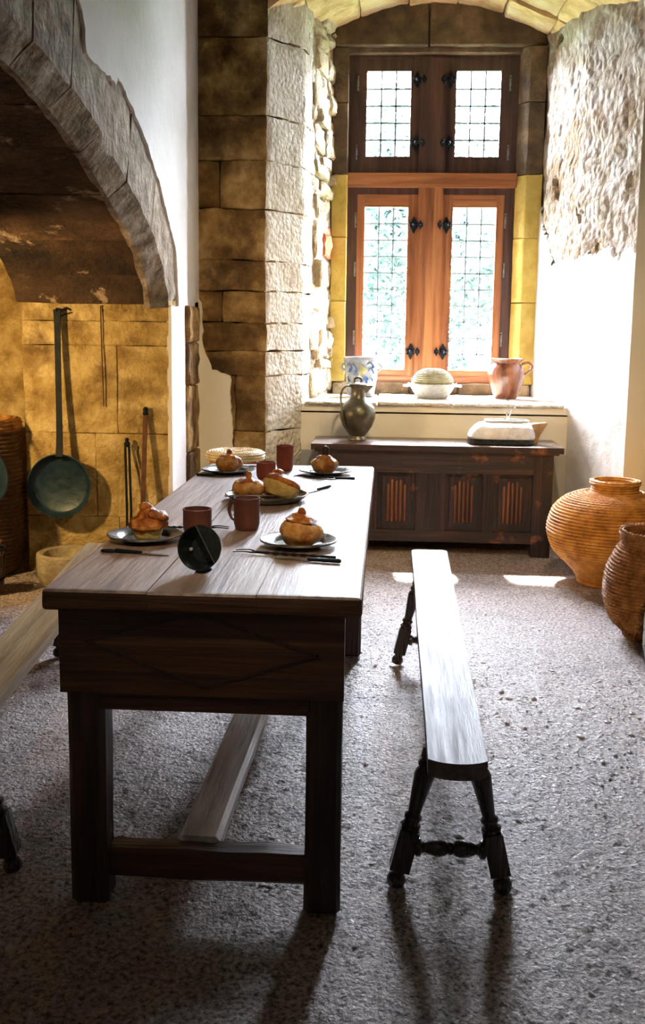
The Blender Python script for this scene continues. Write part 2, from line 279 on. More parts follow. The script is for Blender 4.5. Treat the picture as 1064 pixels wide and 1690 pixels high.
def ragged(pts, amp=0.012, step=0.03, seed=0, close=True, keep=()):
    """subdivide an outline and make it wander, keeping the segments listed in keep straight"""
    out = []; n = len(pts)
    for i in range(n if close else n-1):
        a = Vector(pts[i]).to_2d(); b = Vector(pts[(i+1) % n]).to_2d(); out.append(tuple(a))
        if i in keep: continue
        L = (b-a).length; m = int(L/step)
        if m < 2: continue
        nn = Vector((-(b-a).y, (b-a).x)).normalized()
        for k in range(1, m):
            p = a.lerp(b, k/m); d = amp*(noise.noise(Vector((p.x*9, p.y*9, seed)))+0.7*noise.noise(Vector((p.x*31, p.y*31, seed+5))))
            out.append(tuple(p+nn*d*2))
    return out
def grid_skin(name, us, zs, fn, mat, mask=None, parent=None):
    """surface over a (u, z) grid; fn(u, z) -> xyz"""
    nu, nz = len(us), len(zs); V = [fn(u, z) for u in us for z in zs]; F = []
    for i in range(nu-1):
        for j in range(nz-1):
            if mask is None or mask(0.5*(us[i]+us[i+1]), 0.5*(zs[j]+zs[j+1])): F.append((i*nz+j, (i+1)*nz+j, (i+1)*nz+j+1, i*nz+j+1))
    me = bpy.data.meshes.new(name); me.from_pydata(V, [], F); me.materials.append(mat)
    for p in me.polygons: p.use_smooth = True
    o = bpy.data.objects.new(name, me); C.objects.link(o); o.parent = parent; return o
def lin(a, b, n): return [a+(b-a)*i/(n-1) for i in range(n)]
def fbm(x, y, z, o=4):
    s = 0; a = 1
    for i in range(o):
        s += a*noise.noise(Vector((x, y, z))*(2.07**i)); a *= 0.5
    return s

# ================================================================== THE SETTING
# ---- floor: trodden earth set with small stones
XS = np.concatenate([np.arange(-3.2, -1.5, 0.06), np.arange(-1.5, 1.7, 0.0085), np.arange(1.7, 2.66, 0.06)])
YS = np.concatenate([np.arange(-2.0, 1.7, 0.12), np.arange(1.7, 4.6, 0.0085), np.arange(4.6, 6.2, 0.014), np.arange(6.2, 7.6, 0.12)])
GX, GY = np.meshgrid(XS, YS, indexing='ij')
def hash2(i, j, k):
    h = np.sin(i*127.1+j*311.7+k*74.7)*43758.5453; return h-np.floor(h)
def vnoise(x, y, k):
    i, j = np.floor(x), np.floor(y); a, b = x-i, y-j; a = a*a*(3-2*a); b = b*b*(3-2*b)
    return (hash2(i, j, k)*(1-a)+hash2(i+1, j, k)*a)*(1-b)+(hash2(i, j+1, k)*(1-a)+hash2(i+1, j+1, k)*a)*b
def cells(x, y, k):
    i0, j0 = np.floor(x), np.floor(y); best = np.full(x.shape, 9.0); hid = np.zeros(x.shape)
    for di in (-1, 0, 1):
        for dj in (-1, 0, 1):
            i, j = i0+di, j0+dj; d = np.hypot(i+hash2(i, j, k)-x, j+hash2(i, j, k+1)-y); m = d < best
            best = np.where(m, d, best); hid = np.where(m, hash2(i, j, k+2), hid)
    return best, hid
d1, h1 = cells(GX/0.040, GY/0.040, 3); d2, h2 = cells(GX/0.021, GY/0.021, 9)
big = vnoise(GX*1.6, GY*1.6, 1); mid = vnoise(GX*7, GY*7, 2)
rel = 1.0+0.9*np.clip((4.2-GY)/1.6, 0, 1)
GZ = 0.0060*np.clip(0.62-d1, 0, 1)*(h1 > 0.55)*(0.4+h1)+rel*0.0055*np.clip(0.6-d2, 0, 1)*(0.3+h2)+rel*0.0035*(vnoise(GX*19, GY*19, 5)-0.5)+0.014*(big-0.5)+0.004*(mid-0.5)
edge = np.clip((5.55-GY)/0.5, 0.12, 1.0)                        # the strip along the far wall is trodden smooth
GZ = GZ*edge-0.005
nx, ny = GX.shape
V = np.stack([GX, GY, GZ], -1).reshape(-1, 3); idx = np.arange(nx*ny).reshape(nx, ny)
Q = np.stack([idx[:-1, :-1], idx[1:, :-1], idx[1:, 1:], idx[:-1, 1:]], -1).reshape(-1, 4)
me = bpy.data.meshes.new('floor'); me.vertices.add(len(V)); me.vertices.foreach_set('co', V.ravel().astype(np.float32))
me.loops.add(Q.size); me.loops.foreach_set('vertex_index', Q.ravel().astype(np.int32)); me.polygons.add(len(Q))
me.polygons.foreach_set('loop_start', np.arange(0, Q.size, 4, dtype=np.int32)); me.update(calc_edges=True)
me.polygons.foreach_set('use_smooth', np.ones(len(Q), dtype=bool)); me.materials.append(m_floor)
floor = bpy.data.objects.new('floor', me); C.objects.link(floor); floor['kind'] = 'structure'
# loose gravel trodden into it
ico = bmesh.new(); bmesh.ops.create_icosphere(ico, subdivisions=1, radius=1.0); IV = np.array([v.co[:] for v in ico.verts]); IF = np.array([[v.index for v in f.verts] for f in ico.faces]); ico.free()
NP = 3800; pv = []; pf = []
for k in range(NP):
    x = random.uniform(-1.2, 1.7); y = 1.75+3.7*random.random()**1.2
    s = random.uniform(0.0025, 0.0060)*(1.9 if random.random() < 0.13 else 1); a = random.uniform(0, PI)
    q = IV*(1+0.25*np.random.uniform(-1, 1, IV.shape))*np.array([s*random.uniform(0.8, 1.7), s, s*0.6]); ca, sa = math.cos(a), math.sin(a)
    q = np.stack([q[:, 0]*ca-q[:, 1]*sa+x, q[:, 0]*sa+q[:, 1]*ca+y, q[:, 2]-0.004], -1)
    pf.append(IF+len(IV)*k); pv.append(q)
me = bpy.data.meshes.new('floor_gravel'); me.from_pydata(np.concatenate(pv).tolist(), [], np.concatenate(pf).tolist()); me.materials.append(m_pebble)
gr = bpy.data.objects.new('floor_gravel', me); C.objects.link(gr); gr.parent = floor; gr['kind'] = 'stuff'

# ---- room shell
struct('ceiling', B(-3.3, 2.7, -2.1, 7.46, 3.9, 4.05), m_shell)
struct('wall_back', B(-3.3, 2.7, -2.1, -2.0, -0.05, 3.9), m_shell)
struct('wall_right', B(2.6, 2.7, -2.0, 7.46, -0.05, 3.9), m_shell)
bm = bmesh.new()
for a in ((-3.3, -0.30, 7.42, 7.46, -0.05, 3.9), (0.86, 2.6, 7.42, 7.46, -0.05, 3.9), (-0.30, 0.86, 7.42, 7.46, 3.17, 3.9), (-0.30, 0.86, 7.42, 7.46, -0.05, 0.93)): box(bm, *a)
wall_far = struct('wall_far', bm, m_lintel)

# ---- left wall with the great hearth arch
WX = -1.125
bm = bmesh.new(); box(bm, -3.3, -3.2, -2.0, 7.42, -0.05, 3.9); wall_left = struct('wall_left', bm, m_pier)
ARR = [(5.33, 1.40), (5.30, 1.47), (5.22, 1.58), (5.06, 1.70), (4.82, 1.81), (4.58, 1.893), (4.36, 1.965), (4.106, 2.045), (3.771, 2.120), (3.45, 2.170), (3.114, 2.205), (2.8, 2.215)]
ARC = [(p.x, p.y) for p in smooth_pts([(a, b, 0) for a, b in ARR], 66)]
cumd = [0]
for i in range(1, len(ARC)): cumd.append(cumd[-1]+math.dist(ARC[i], ARC[i-1]))
def arc_at(s):
    for i in range(1, len(ARC)):
        if cumd[i] >= s:
            t = (s-cumd[i-1])/max(1e-9, cumd[i]-cumd[i-1]); a, b = ARC[i-1], ARC[i]
            p = (a[0]+(b[0]-a[0])*t, a[1]+(b[1]-a[1])*t); d = Vector((b[0]-a[0], b[1]-a[1])).normalized(); return p, (d.y, -d.x)   # point, outward
    return ARC[-1], (0, 1)
def s_of_y(y): return min(range(len(ARC)), key=lambda i: abs(ARC[i][0]-y))
def outward(s):
    p, n = arc_at(s)
    return (n[0], n[1]) if n[1] > -0.2 else (-n[0], -n[1])
cuts = [0.0]+[cumd[s_of_y(y)] for y in (5.19, 4.93, 4.50, 4.10, 3.72, 3.34)]+[cumd[-1]]
CH = 0.078
for k in range(len(cuts)-1):
    s0, s1 = cuts[k]+0.003, cuts[k+1]-0.003; m = 6
    inner = []; soff = []; outer = []
    for j in range(m+1):
        s = s0+(s1-s0)*j/m; p, _ = arc_at(s); n = outward(s)
        inner.append(p); soff.append((p[0]-n[0]*CH, max(1.40, p[1]-n[1]*CH))); outer.append((p[0]+n[0]*0.42, p[1]+n[1]*0.42))
    bm = bmesh.new(); push = random.uniform(-0.004, 0.004)
    ra = [bm.verts.new((WX+push, y, z)) for y, z in outer]; rb = [bm.verts.new((WX+push, y, z)) for y, z in inner]
    rc = [bm.verts.new((WX-CH, y, z)) for y, z in soff]; rd = [bm.verts.new((WX-0.105, y, z)) for y, z in soff]; re = [bm.verts.new((WX-0.105, y, z)) for y, z in outer]
    rs = [ra, rb, rc, rd, re]
    for a, b in zip(rs, rs[1:]+rs[:1]):
        for j in range(m): bm.faces.new((a[j], a[j+1], b[j+1], b[j]))
    bm.faces.new([r[0] for r in rs]); bm.faces.new([r[-1] for r in rs][::-1])
    bmesh.ops.recalc_face_normals(bm, faces=bm.faces)
    bmesh.ops.subdivide_edges(bm, edges=[e for e in bm.edges if e.calc_length() > 0.05], cuts=2, use_grid_fill=True)
    roughen(bm, 0.010, 9, cuts=0, bevel=0, seed=k)
    obj('voussoir', bm, m_vous, wall_left, smooth=True)
    # the vault stones behind: one course across the hearth for each voussoir
    for (xa, xb) in ((WX-0.10, -1.9),):
        bm = bmesh.new(); dz = random.uniform(-0.006, 0.006)
        lo = [(y, z+dz+0.012) for y, z in soff]; hi = [(y+0.0, z+0.22) for y, z in soff]
        a = [bm.verts.new((xa, y, z)) for y, z in lo]; b = [bm.verts.new((xb, y, z)) for y, z in lo]; c = [bm.verts.new((xb, y, z)) for y, z in hi]; d = [bm.verts.new((xa, y, z)) for y, z in hi]
        rs = [a, b, c, d]
        for p, q in zip(rs, rs[1:]+rs[:1]):
            for j in range(m): bm.faces.new((p[j], p[j+1], q[j+1], q[j]))
        bm.faces.new([r[0] for r in rs]); bm.faces.new([r[-1] for r in rs][::-1])
        bmesh.ops.recalc_face_normals(bm, faces=bm.faces)
        bmesh.ops.subdivide_edges(bm, edges=[e for e in bm.edges if e.calc_length() > 0.07], cuts=5, use_grid_fill=True)
        roughen(bm, 0.008, 7, cuts=0, bevel=0, seed=k+20)
        obj('vault_course', bm, m_soot, wall_left, smooth=True)
# white plaster over the arch, its ragged lower edge following the stones
PE = [(5.535, 1.40), (5.530, 1.47), (5.478, 1.697), (5.088, 2.004), (4.807, 2.146), (4.598, 2.228), (4.33, 2.305), (4.300, 2.265), (4.235, 2.272), (3.887, 2.287), (3.857, 2.39), (3.781, 2.45), (3.5, 2.62), (3.0, 2.68), (2.4, 2.60)]
near = [(2.4, 2.60), (1.9, 2.30), (0.8, 2.00), (0.45, 1.4), (0.45, 0.0), (-2.0, 0.0), (-2.0, 3.9), (6.14, 3.9), (6.14, 1.40)]
pl = ragged(PE, 0.008, 0.025, 3, close=False)[:-1]+[PE[-1]]+near[1:]
obj('plaster', prism(pl, WX-0.03, WX+0.012, lambda u, v, h: (h, u, v)), m_plaster, wall_left)
obj('wall_core', prism([(2.8, 2.4), (6.1, 2.4), (6.1, 3.9), (-2.0, 3.9), (-2.0, 2.4)], -1.9, WX-0.12, lambda u, v, h: (h, u, v)), m_pier, wall_left)
obj('wall_core', B(-1.9, WX-0.03, -2.0, 0.42, -0.05, 2.4), m_pier, wall_left)
# hearth pier: ashlar courses facing the room
zc = [-0.03, 0.30, 0.745, 1.205, 1.33, 1.445]
for i in range(len(zc)-1):
    z0, z1 = zc[i]+0.0008, zc[i+1]-0.0008
    xs = [-1.9, WX] if i >= 3 else ([-1.9, -1.52, WX] if i % 2 else [-1.9, -1.40, WX])
    for a, b in zip(xs, xs[1:]):
        f = 0.0
        bm = B(a+0.0008, b-0.0008, 5.33+f, 6.12, z0, z1); roughen(bm, 0.006, 8, cuts=5, bevel=0.004, seed=i*3+a)
        obj('pier_stone', bm, m_pier, wall_left, smooth=True)
# whitewashed strip of the jamb and the bare stones beside it
wsh = ragged([(5.33, 1.415), (5.33, 0.0), (5.70, 0.0), (5.71, 0.7), (5.69, 1.415)], 0.010, 0.04, 8, keep=(0, 1))
obj('whitewash', prism(wsh, WX-0.01, WX+0.014, lambda u, v, h: (h, u, v)), m_plaster, wall_left)
zz = [-0.02, 0.22, 0.60, 0.98, 1.22, 1.425]
for i in range(5):
    bm = B(WX-0.1, WX+0.030+random.uniform(-0.006, 0.008), 5.70, 6.03, zz[i]+0.002, zz[i+1]-0.002); roughen(bm, 0.012, 12, cuts=4, bevel=0.008, seed=i+60)
    obj('jamb_stone', bm, m_ashlar, wall_left, smooth=True)
obj('plaster', prism(ragged([(6.0, 1.45), (6.0, 0.0), (6.14, 0.0), (6.14, 1.45)], 0.004, 0.05, 3, keep=(1, 2, 3)), WX-0.03, WX+0.012, lambda u, v, h: (h, u, v)), m_cream, wall_left)
# inside of the hearth
def hearth(u, z): return (-1.86-u, 5.78+0.05*fbm(u*3, z*3, 2.0), z)
grid_skin('hearth_side', lin(0.0, 1.4, 40), lin(-0.02, 3.2, 80), hearth, m_pier, parent=wall_left)
obj('hearth_hood', B(-3.2, -1.9, -2.0, 5.9, 2.9, 3.0), m_soot, wall_left)

# ---- far wall, left pier of the window bay (hewn blocks) and its plaster
A0, B0, C0 = (-0.72, 6.14), (-0.52, 6.42), (-0.37, 7.28)
zq = [-0.02, 0.30, 0.69, 1.024, 1.167, 1.335, 1.522, 1.697, 1.991, 2.264, 2.517, 2.948, 3.35, 3.88]
for i in range(len(zq)-1):
    jx = random.uniform(-0.006, 0.006); ext = random.choice([0.0, 0.04, 0.09])
    t = 0.22+ext
    poly = [(-1.135, 6.14+jx), (A0[0]+jx, A0[1]+jx), (B0[0]+jx*0.5, B0[1]), (B0[0]+(C0[0]-B0[0])*t, B0[1]+(C0[1]-B0[1])*t), (-0.66, 6.72), (-1.135, 6.72)]
    if i in (1, 2, 5, 8):     # longer blocks beside shorter ones
        jx2 = -1.135+random.uniform(0.14, 0.24)
        p2 = [(-1.135, 6.14-jx), (jx2-0.002, 6.14-jx), (jx2-0.002, 6.72), (-1.135, 6.72)]
        bm = prism(p2, zq[i]+0.002, zq[i+1]-0.002, lambda u, v, h: (u, v, h)); roughen(bm, 0.012, 9, cuts=3, bevel=0.008, seed=i+0.5); obj('ashlar_block', bm, m_ashlar, wall_far, smooth=True)
        poly[0] = (jx2+0.002, 6.14+jx); poly[-1] = (jx2+0.002, 6.72)
    bm = prism(poly, zq[i]+0.001, zq[i+1]-0.001, lambda u, v, h: (u, v, h))
    roughen(bm, 0.013, 8, cuts=6, bevel=0.006, seed=i)
    # tooled flank: worn hollows, and daylight painted in as paler stone
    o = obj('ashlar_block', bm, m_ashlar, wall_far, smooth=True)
    o.data.materials.append(m_tooled_lit)
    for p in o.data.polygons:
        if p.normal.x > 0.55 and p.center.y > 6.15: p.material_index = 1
pf_ = ragged([(-1.14, 1.50), (-1.125, 1.484), (-1.097, 1.449), (-1.09, 1.2), (-1.036, 1.057), (-0.927, 1.022), (-0.912, 0.604), (-0.905, 0.0), (-1.14, 0.0)], 0.007, 0.025, 11, keep=(7, 8))
obj('plaster', prism(pf_, 6.112, 6.16, lambda u, v, h: (u, h, v)), m_cream, wall_far)
# rubble flank of the bay between the blocks and the window jamb
def rev_left(t, out=0.0):
    x = B0[0]+(C0[0]-B0[0])*t; y = B0[1]+(C0[1]-B0[1])*t; d = Vector((C0[0]-B0[0], C0[1]-B0[1])).normalized(); return (x+d.y*out, y-d.x*out)
def rubble_back(u, z):
    x, y = rev_left(u, -0.020+0.024*fbm(u*9, z*7, 1.0)); return (x, y, z)
grid_skin('mortar_bed', lin(0.12, 1.05, 46), lin(0.80, 3.5, 130), rubble_back, m_mortar, parent=wall_far)
z = 0.865; k = 0
while z < 3.35:
    h = random.uniform(0.06, 0.19); t = 0.34+random.uniform(-0.10, 0.08)
    while t < 1.0:
        wd = random.uniform(0.13, 0.42); t1 = min(t+wd, 1.02)
        if 1.02-t1 < 0.10: t1 = 1.02
        a, b = rev_left(t+0.012), rev_left(t1-0.012); out = random.uniform(-0.022, 0.026) if not 1.78 < z+h/2 < 2.0 else -0.006; d = Vector((b[0]-a[0], b[1]-a[1])); L = d.length; d.normalize()
        bm = bmesh.new(); hh = h-0.012; dz = random.uniform(-0.008, 0.008)
        m4 = Matrix(((d.x, d.y, 0, (a[0]+b[0])/2), (d.y, -d.x, 0, (a[1]+b[1])/2), (0, 0, 1, z+h/2+dz), (0, 0, 0, 1)))
        box(bm, -L/2, L/2, -0.09, out, -hh/2, hh/2)
        for v in bm.verts: v.co += Vector((random.uniform(-0.030, 0.022), random.uniform(-0.01, 0.01), random.uniform(-0.026, 0.020)))
        roughen(bm, 0.020, 15, cuts=3, bevel=0.010, seed=k*1.3)
        bmesh.ops.transform(bm, matrix=m4, verts=bm.verts)
        red = (1.80 < z+h/2 < 1.98) and t > 0.5
        obj('rubble_stone', bm, m_brick if red else m_rubble, wall_far, smooth=True); k += 1
        t = t1
    z += h

# ---- right flank of the bay: smooth white plaster below, rough old render above
RP = [(0.985, 7.30), (1.125, 6.42), (1.33, 5.75)]
obj('pier_core', prism([(1.37, 5.765), (2.6, 5.765), (2.6, 7.42), (1.03, 7.42), (1.05, 7.26), (1.17, 6.42)], -0.05, 3.9, lambda u, v, h: (u, v, h)), m_cream, wall_far)
L1 = math.dist(RP[0], RP[1]); L2 = math.dist(RP[1], RP[2])
def rev_right(u, out):
    (a, b, t) = (RP[0], RP[1], u/L1) if u < L1 else (RP[1], RP[2], (u-L1)/L2)
    d = Vector((b[0]-a[0], b[1]-a[1])).normalized(); n0 = Vector((-0.987, -0.157)); n1 = Vector((-0.956, -0.292))
    f = min(1, max(0, (u-L1+0.1)/0.2)); n = n0.lerp(n1, f)
    return (a[0]+(b[0]-a[0])*t+n.x*out, a[1]+(b[1]-a[1])*t+n.y*out)
def brk(u):    # height of the broken plaster edge along the flank
    base = 1.98-0.10*u/1.4
    if u < 0.42: base = 1.98+0.42*max(0, 0.20-u)/0.2-0.22*max(0, (u-0.2))/0.22
    else: base = 1.72+0.03*u
    return base+0.05*fbm(u*7, 3.3, 1.0)+0.02*fbm(u*31, 1.1, 4.0)
US = lin(0.0, L1+L2, 150); ZS = lin(-0.02, 3.45, 330)
def sk_pl(u, z):
    e = min(1, max(0, (brk(u)-z)/0.03)); x, y = rev_right(u, -0.018+0.020*e**0.5+0.007*fbm(u*3, z*3, 7.0, 3)); return (x, y, z)
def sk_rd(u, z):
    x, y = rev_right(u, -0.018+0.020*fbm(u*6, z*6, 2.0, 5)-(0.05 if fbm(u*4+3, z*4, 9.0, 3) > 0.62 else 0)); return (x, y, z)
grid_skin('plaster', US, ZS, sk_pl, m_plaster, mask=lambda u, z: z < brk(u), parent=wall_far)
grid_skin('old_render', US, ZS, sk_rd, m_render, mask=lambda u, z: z > brk(u)-0.06, parent=wall_far)
def front_r(u, z): return (1.325+u, 5.748+0.006*fbm(u*3, z*3, 4.0, 3), z)
grid_skin('plaster', lin(0, 1.3, 40), lin(-0.02, 3.9, 90), front_r, m_cream, parent=wall_far)

# ---- breast wall under the window, its painted dado and the worn sill slabs
obj('breast_wall', B(-0.60, 1.22, 6.42, 7.42, -0.02, 0.80), m_cream, wall_far)
obj('breast_wall', prism(ragged([(-0.56, 0.79), (1.13, 0.79), (1.125, 0.842), (0.6, 0.835), (0.1, 0.845), (-0.3, 0.838), (-0.55, 0.842)], 0.006, 0.04, 5, keep=(0,)), 6.42, 7.3, lambda u, v, h: (u, h, v)), m_cream, wall_far)
obj('dado', B(-0.60, 1.14, 6.414, 6.43, -0.01, 0.555), m_dado, wall_far)
sl = [-0.50, -0.05, 0.42, 0.80, 1.10]
for i in range(4):
    bm = B(sl[i]+0.004, sl[i+1]-0.004, 6.385+random.uniform(-0.012, 0.015), 7.30, 0.842, 0.862+random.uniform(-0.003, 0.003)); roughen(bm, 0.004, 11, cuts=6, bevel=0.006, seed=i+33)
    obj('sill_slab', bm, m_tooled_lit, wall_far, smooth=True)
for (a, b, y0) in ((-0.37, -0.18, 7.22), (-0.18, 0.16, 7.25), (0.16, 0.50, 7.25), (0.50, 0.80, 7.24), (0.80, 0.99, 7.18)):
    bm = B(a+0.003, b-0.003, y0, 7.42, 0.855, 0.945); roughen(bm, 0.008, 14, cuts=3, bevel=0.008, seed=a*9); obj('sill_course', bm, m_lintel if a > -0.3 and b < 0.9 else m_rubble, wall_far, smooth=True)
# ---- dressed yellow stone jambs and lintel
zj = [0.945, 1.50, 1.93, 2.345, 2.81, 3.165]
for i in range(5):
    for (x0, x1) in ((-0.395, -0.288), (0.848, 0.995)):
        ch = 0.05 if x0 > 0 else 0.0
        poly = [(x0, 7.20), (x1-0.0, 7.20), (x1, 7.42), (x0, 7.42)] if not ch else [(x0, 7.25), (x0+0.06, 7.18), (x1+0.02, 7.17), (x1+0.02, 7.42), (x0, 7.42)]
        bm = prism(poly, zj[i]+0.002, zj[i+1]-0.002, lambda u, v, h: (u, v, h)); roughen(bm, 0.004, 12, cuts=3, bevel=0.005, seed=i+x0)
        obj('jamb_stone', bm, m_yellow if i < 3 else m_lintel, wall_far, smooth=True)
for (a, b) in ((-0.55, 0.24), (0.24, 1.10)):
    bm = B(a+0.003, b-0.003, 7.19, 7.42, 3.17, 3.60); roughen(bm, 0.010, 8, cuts=6, bevel=0.008, seed=a); obj('lintel_stone', bm, m_lintel, wall_far, smooth=True)
bm = B(-0.40, 1.0, 7.235, 7.42, 3.13, 3.178); roughen(bm, 0.003, 9, cuts=3, bevel=0.008); obj('lintel_moulding', bm, m_lintel, wall_far, smooth=True)
# ---- low vault over the bay, in courses
def vz(x): q = (x-0.28)/1.05; return 3.44-0.33*q*q-0.06*abs(q)
vx = [-0.85, -0.52, -0.22, 0.10, 0.42, 0.72, 1.02, 1.40]
for i in range(7):
    for (ya, yb) in ((5.70, 6.32), (6.32, 6.86), (6.86, 7.42)):
        m = 4; ya = max(ya, 6.145) if i < 6 else max(ya, 5.77); a_ = vx[i]+0.003; b_ = vx[i+1]-0.003; off = random.uniform(-0.012, 0.012)
        poly = [(a_+(b_-a_)*j/m, vz(a_+(b_-a_)*j/m)+off) for j in range(m+1)]+[(b_, 3.75), (a_, 3.75)]
        yy = ya+random.uniform(-0.06, 0.06) if ya > 5.8 else ya
        bm = prism(poly, ya+0.003, yb-0.003, lambda u, v, h: (u, h, v)); roughen(bm, 0.014, 7, cuts=2, bevel=0.008, seed=i*4+ya); obj('vault_stone', bm, m_vault, wall_far, smooth=True)
obj('wall_core', B(-1.135, 2.6, 5.76, 7.42, 3.72, 3.9), m_lintel, wall_far)
obj('wall_core', B(-1.135, -0.66, 6.70, 7.42, -0.02, 3.9), m_lintel, wall_far)
obj('wall_core', B(-3.2, -1.12, 6.10, 7.42, -0.02, 3.9), m_pier, wall_far)
obj('wall_core', B(-0.67, -0.44, 7.0, 7.42, 0, 3.6), m_mortar, wall_far)

# ================================================================== THE WINDOW
win = struct('window_1')
XC = 0.28; Y0, Y1 = 7.28, 7.40; ZB, ZT, ZM0, ZM1 = 0.945, 3.165, 2.268, 2.36
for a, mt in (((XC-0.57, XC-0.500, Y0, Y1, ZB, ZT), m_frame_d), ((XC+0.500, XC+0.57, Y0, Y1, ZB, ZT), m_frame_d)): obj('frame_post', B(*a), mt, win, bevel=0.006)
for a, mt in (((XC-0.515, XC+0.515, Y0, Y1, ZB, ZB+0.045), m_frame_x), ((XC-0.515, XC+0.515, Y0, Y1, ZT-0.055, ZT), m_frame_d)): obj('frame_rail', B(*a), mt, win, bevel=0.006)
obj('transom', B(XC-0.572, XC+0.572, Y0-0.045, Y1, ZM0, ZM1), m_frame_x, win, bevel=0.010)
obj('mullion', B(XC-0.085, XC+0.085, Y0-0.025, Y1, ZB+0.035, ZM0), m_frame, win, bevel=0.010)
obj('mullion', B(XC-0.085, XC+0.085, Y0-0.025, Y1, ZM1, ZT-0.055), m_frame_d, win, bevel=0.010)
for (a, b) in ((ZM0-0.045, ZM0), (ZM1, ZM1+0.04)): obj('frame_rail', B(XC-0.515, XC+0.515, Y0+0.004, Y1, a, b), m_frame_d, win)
def latch_bm():
    bm = bmesh.new()
    for (dx, dz, r) in ((0, 0, 0.020), (0, 0.030, 0.015), (0, -0.030, 0.015), (0.020, 0.012, 0.012), (0.020, -0.012, 0.012), (-0.020, 0.012, 0.012), (-0.020, -0.012, 0.012), (0, 0.048, 0.007), (0, -0.048, 0.007)):
        lathe([(r, -0.003), (r, 0.004), (r*0.8, 0.006)], 12, bm, Matrix.Translation((dx, 0, dz)) @ Matrix.Rotation(PI/2, 4, 'X'))
    lathe([(0.007, 0.0), (0.005, 0.018), (0.011, 0.022), (0.012, 0.030), (0.006, 0.036)], 12, bm, Matrix.Rotation(PI/2, 4, 'X'))
    return bm
_l = latch_bm(); bmesh.ops.recalc_face_normals(_l, faces=_l.faces); latch_me = bpy.data.meshes.new('latch'); _l.to_mesh(latch_me); _l.free(); latch_me.materials.append(m_iron)
_h = lathe([(0.005, -0.05), (0.007, -0.048), (0.007, 0.048), (0.005, 0.05)], 8); hinge_me = bpy.data.meshes.new('hinge'); _h.to_mesh(hinge_me); _h.free(); hinge_me.materials.append(m_pewter)
for sx in (-1, 1):
    for (z0, z1, g0, g1, rows, lz, hz) in ((ZB+0.037, ZM0-0.035, 1.033, 2.14, 10, (2.02, 1.16), (1.25, 1.72, 2.05)), (ZM1+0.03, ZT-0.050, 2.475, 3.03, 5, (2.56, 2.97), (2.5, 2.95))):
        xi, xo, gi, go = XC+sx*0.083, XC+sx*0.505, XC+sx*0.153, XC+sx*0.448
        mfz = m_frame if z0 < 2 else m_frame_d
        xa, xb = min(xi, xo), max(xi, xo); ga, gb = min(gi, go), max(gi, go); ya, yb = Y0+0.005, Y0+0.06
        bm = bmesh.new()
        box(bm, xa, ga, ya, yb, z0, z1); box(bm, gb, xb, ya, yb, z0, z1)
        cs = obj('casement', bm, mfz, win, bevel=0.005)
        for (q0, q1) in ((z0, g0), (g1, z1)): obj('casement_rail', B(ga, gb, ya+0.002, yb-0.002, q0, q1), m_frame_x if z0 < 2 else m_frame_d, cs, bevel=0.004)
        pw = (gb-ga)/3; ph = (g1-g0)/rows; first = None
        for c in range(3):
            for r in range(rows):
                if first is None:
                    bm = bmesh.new(); box(bm, -pw/2+0.002, pw/2-0.002, -0.0015, 0.0015, -ph/2+0.002, ph/2-0.002); p_ = obj('pane', bm, m_glass, cs); first = p_.data
                else: p_ = obj('pane', first, None, cs)
                p_.location = (ga+pw*(c+0.5), Y0+0.035, g0+ph*(r+0.5)); p_.rotation_euler = (random.uniform(-0.012, 0.012), 0, random.uniform(-0.012, 0.012))
        bm = bmesh.new(); cw = 0.0058 if rows == 5 else 0.0050
        for c in (1, 2): box(bm, ga+pw*c-cw, ga+pw*c+cw, Y0+0.030, Y0+0.040, g0, g1)
        for r in range(1, rows): box(bm, ga, gb, Y0+0.030, Y0+0.040, g0+ph*r-cw, g0+ph*r+cw)
        obj('lead_cames', bm, m_lead, cs)
        for zl in lz: obj('latch', latch_me, None, cs, (XC+sx*0.112, Y0-0.001, zl)); obj('latch_keeper', latch_me, None, cs, (XC+sx*0.066, Y0-0.030, zl)).scale = (0.55, 0.8, 0.55)
        for zh in hz: obj('hinge', hinge_me, None, cs, (XC+sx*0.51, Y0-0.004, zh))

# ================================================================== OUTSIDE
struct('ground_outside', B(-30, 30, 7.7, 45, -0.9, -0.8), m_grass)
def tree(loc, rx, rz, zc, n, label, seed):
    rnd = random.Random(seed); t = thing('tree', label, 'tree', loc, group='trees outside the window')
    bm = tube(smooth_pts([(0, 0, 0), (0.1, 0, zc*0.5), (0, 0.1, zc), (0.1, 0, zc+rz*0.7)], 12), [0.20*(1-0.06*i) for i in range(13)], 8); obj('trunk', bm, m_bark, t)
    vs = []; fs = []; blobs = [(rnd.gauss(0, 0.5)*rx, rnd.gauss(0, 0.35)*rx, zc+rnd.uniform(-0.9, 0.9)*rz, rnd.uniform(0.28, 0.55)*rx) for _ in range(26)]
    for k in range(n):
        bx_, by_, bz_, br = blobs[k % len(blobs)]; d = Vector((rnd.gauss(0, 1), rnd.gauss(0, 1), rnd.gauss(0, 1))).normalized()*br*rnd.uniform(0.75, 1.05)
        c = Vector((bx_, by_, bz_))+d; a = Vector((rnd.gauss(0, 1), rnd.gauss(0, 1), rnd.gauss(0, 1))).normalized(); b = a.cross(Vector((rnd.gauss(0, 1), rnd.gauss(0, 1), 1))).normalized(); s = rnd.uniform(0.05, 0.12)
        i = len(vs); vs += [c-a*s*1.3, c-b*s*0.6, c+a*s*1.3, c+b*s*0.6]; fs.append((i, i+1, i+2, i+3))
    me = bpy.data.meshes.new('foliage'); me.from_pydata(vs, [], fs); me.materials.append(m_leaf)
    f = obj('foliage', me, None, t)
tree((-3.6, 19.0, -0.8), 2.6, 2.9, 3.2, 19000, 'leafy tree seen through the left window panes', 1)
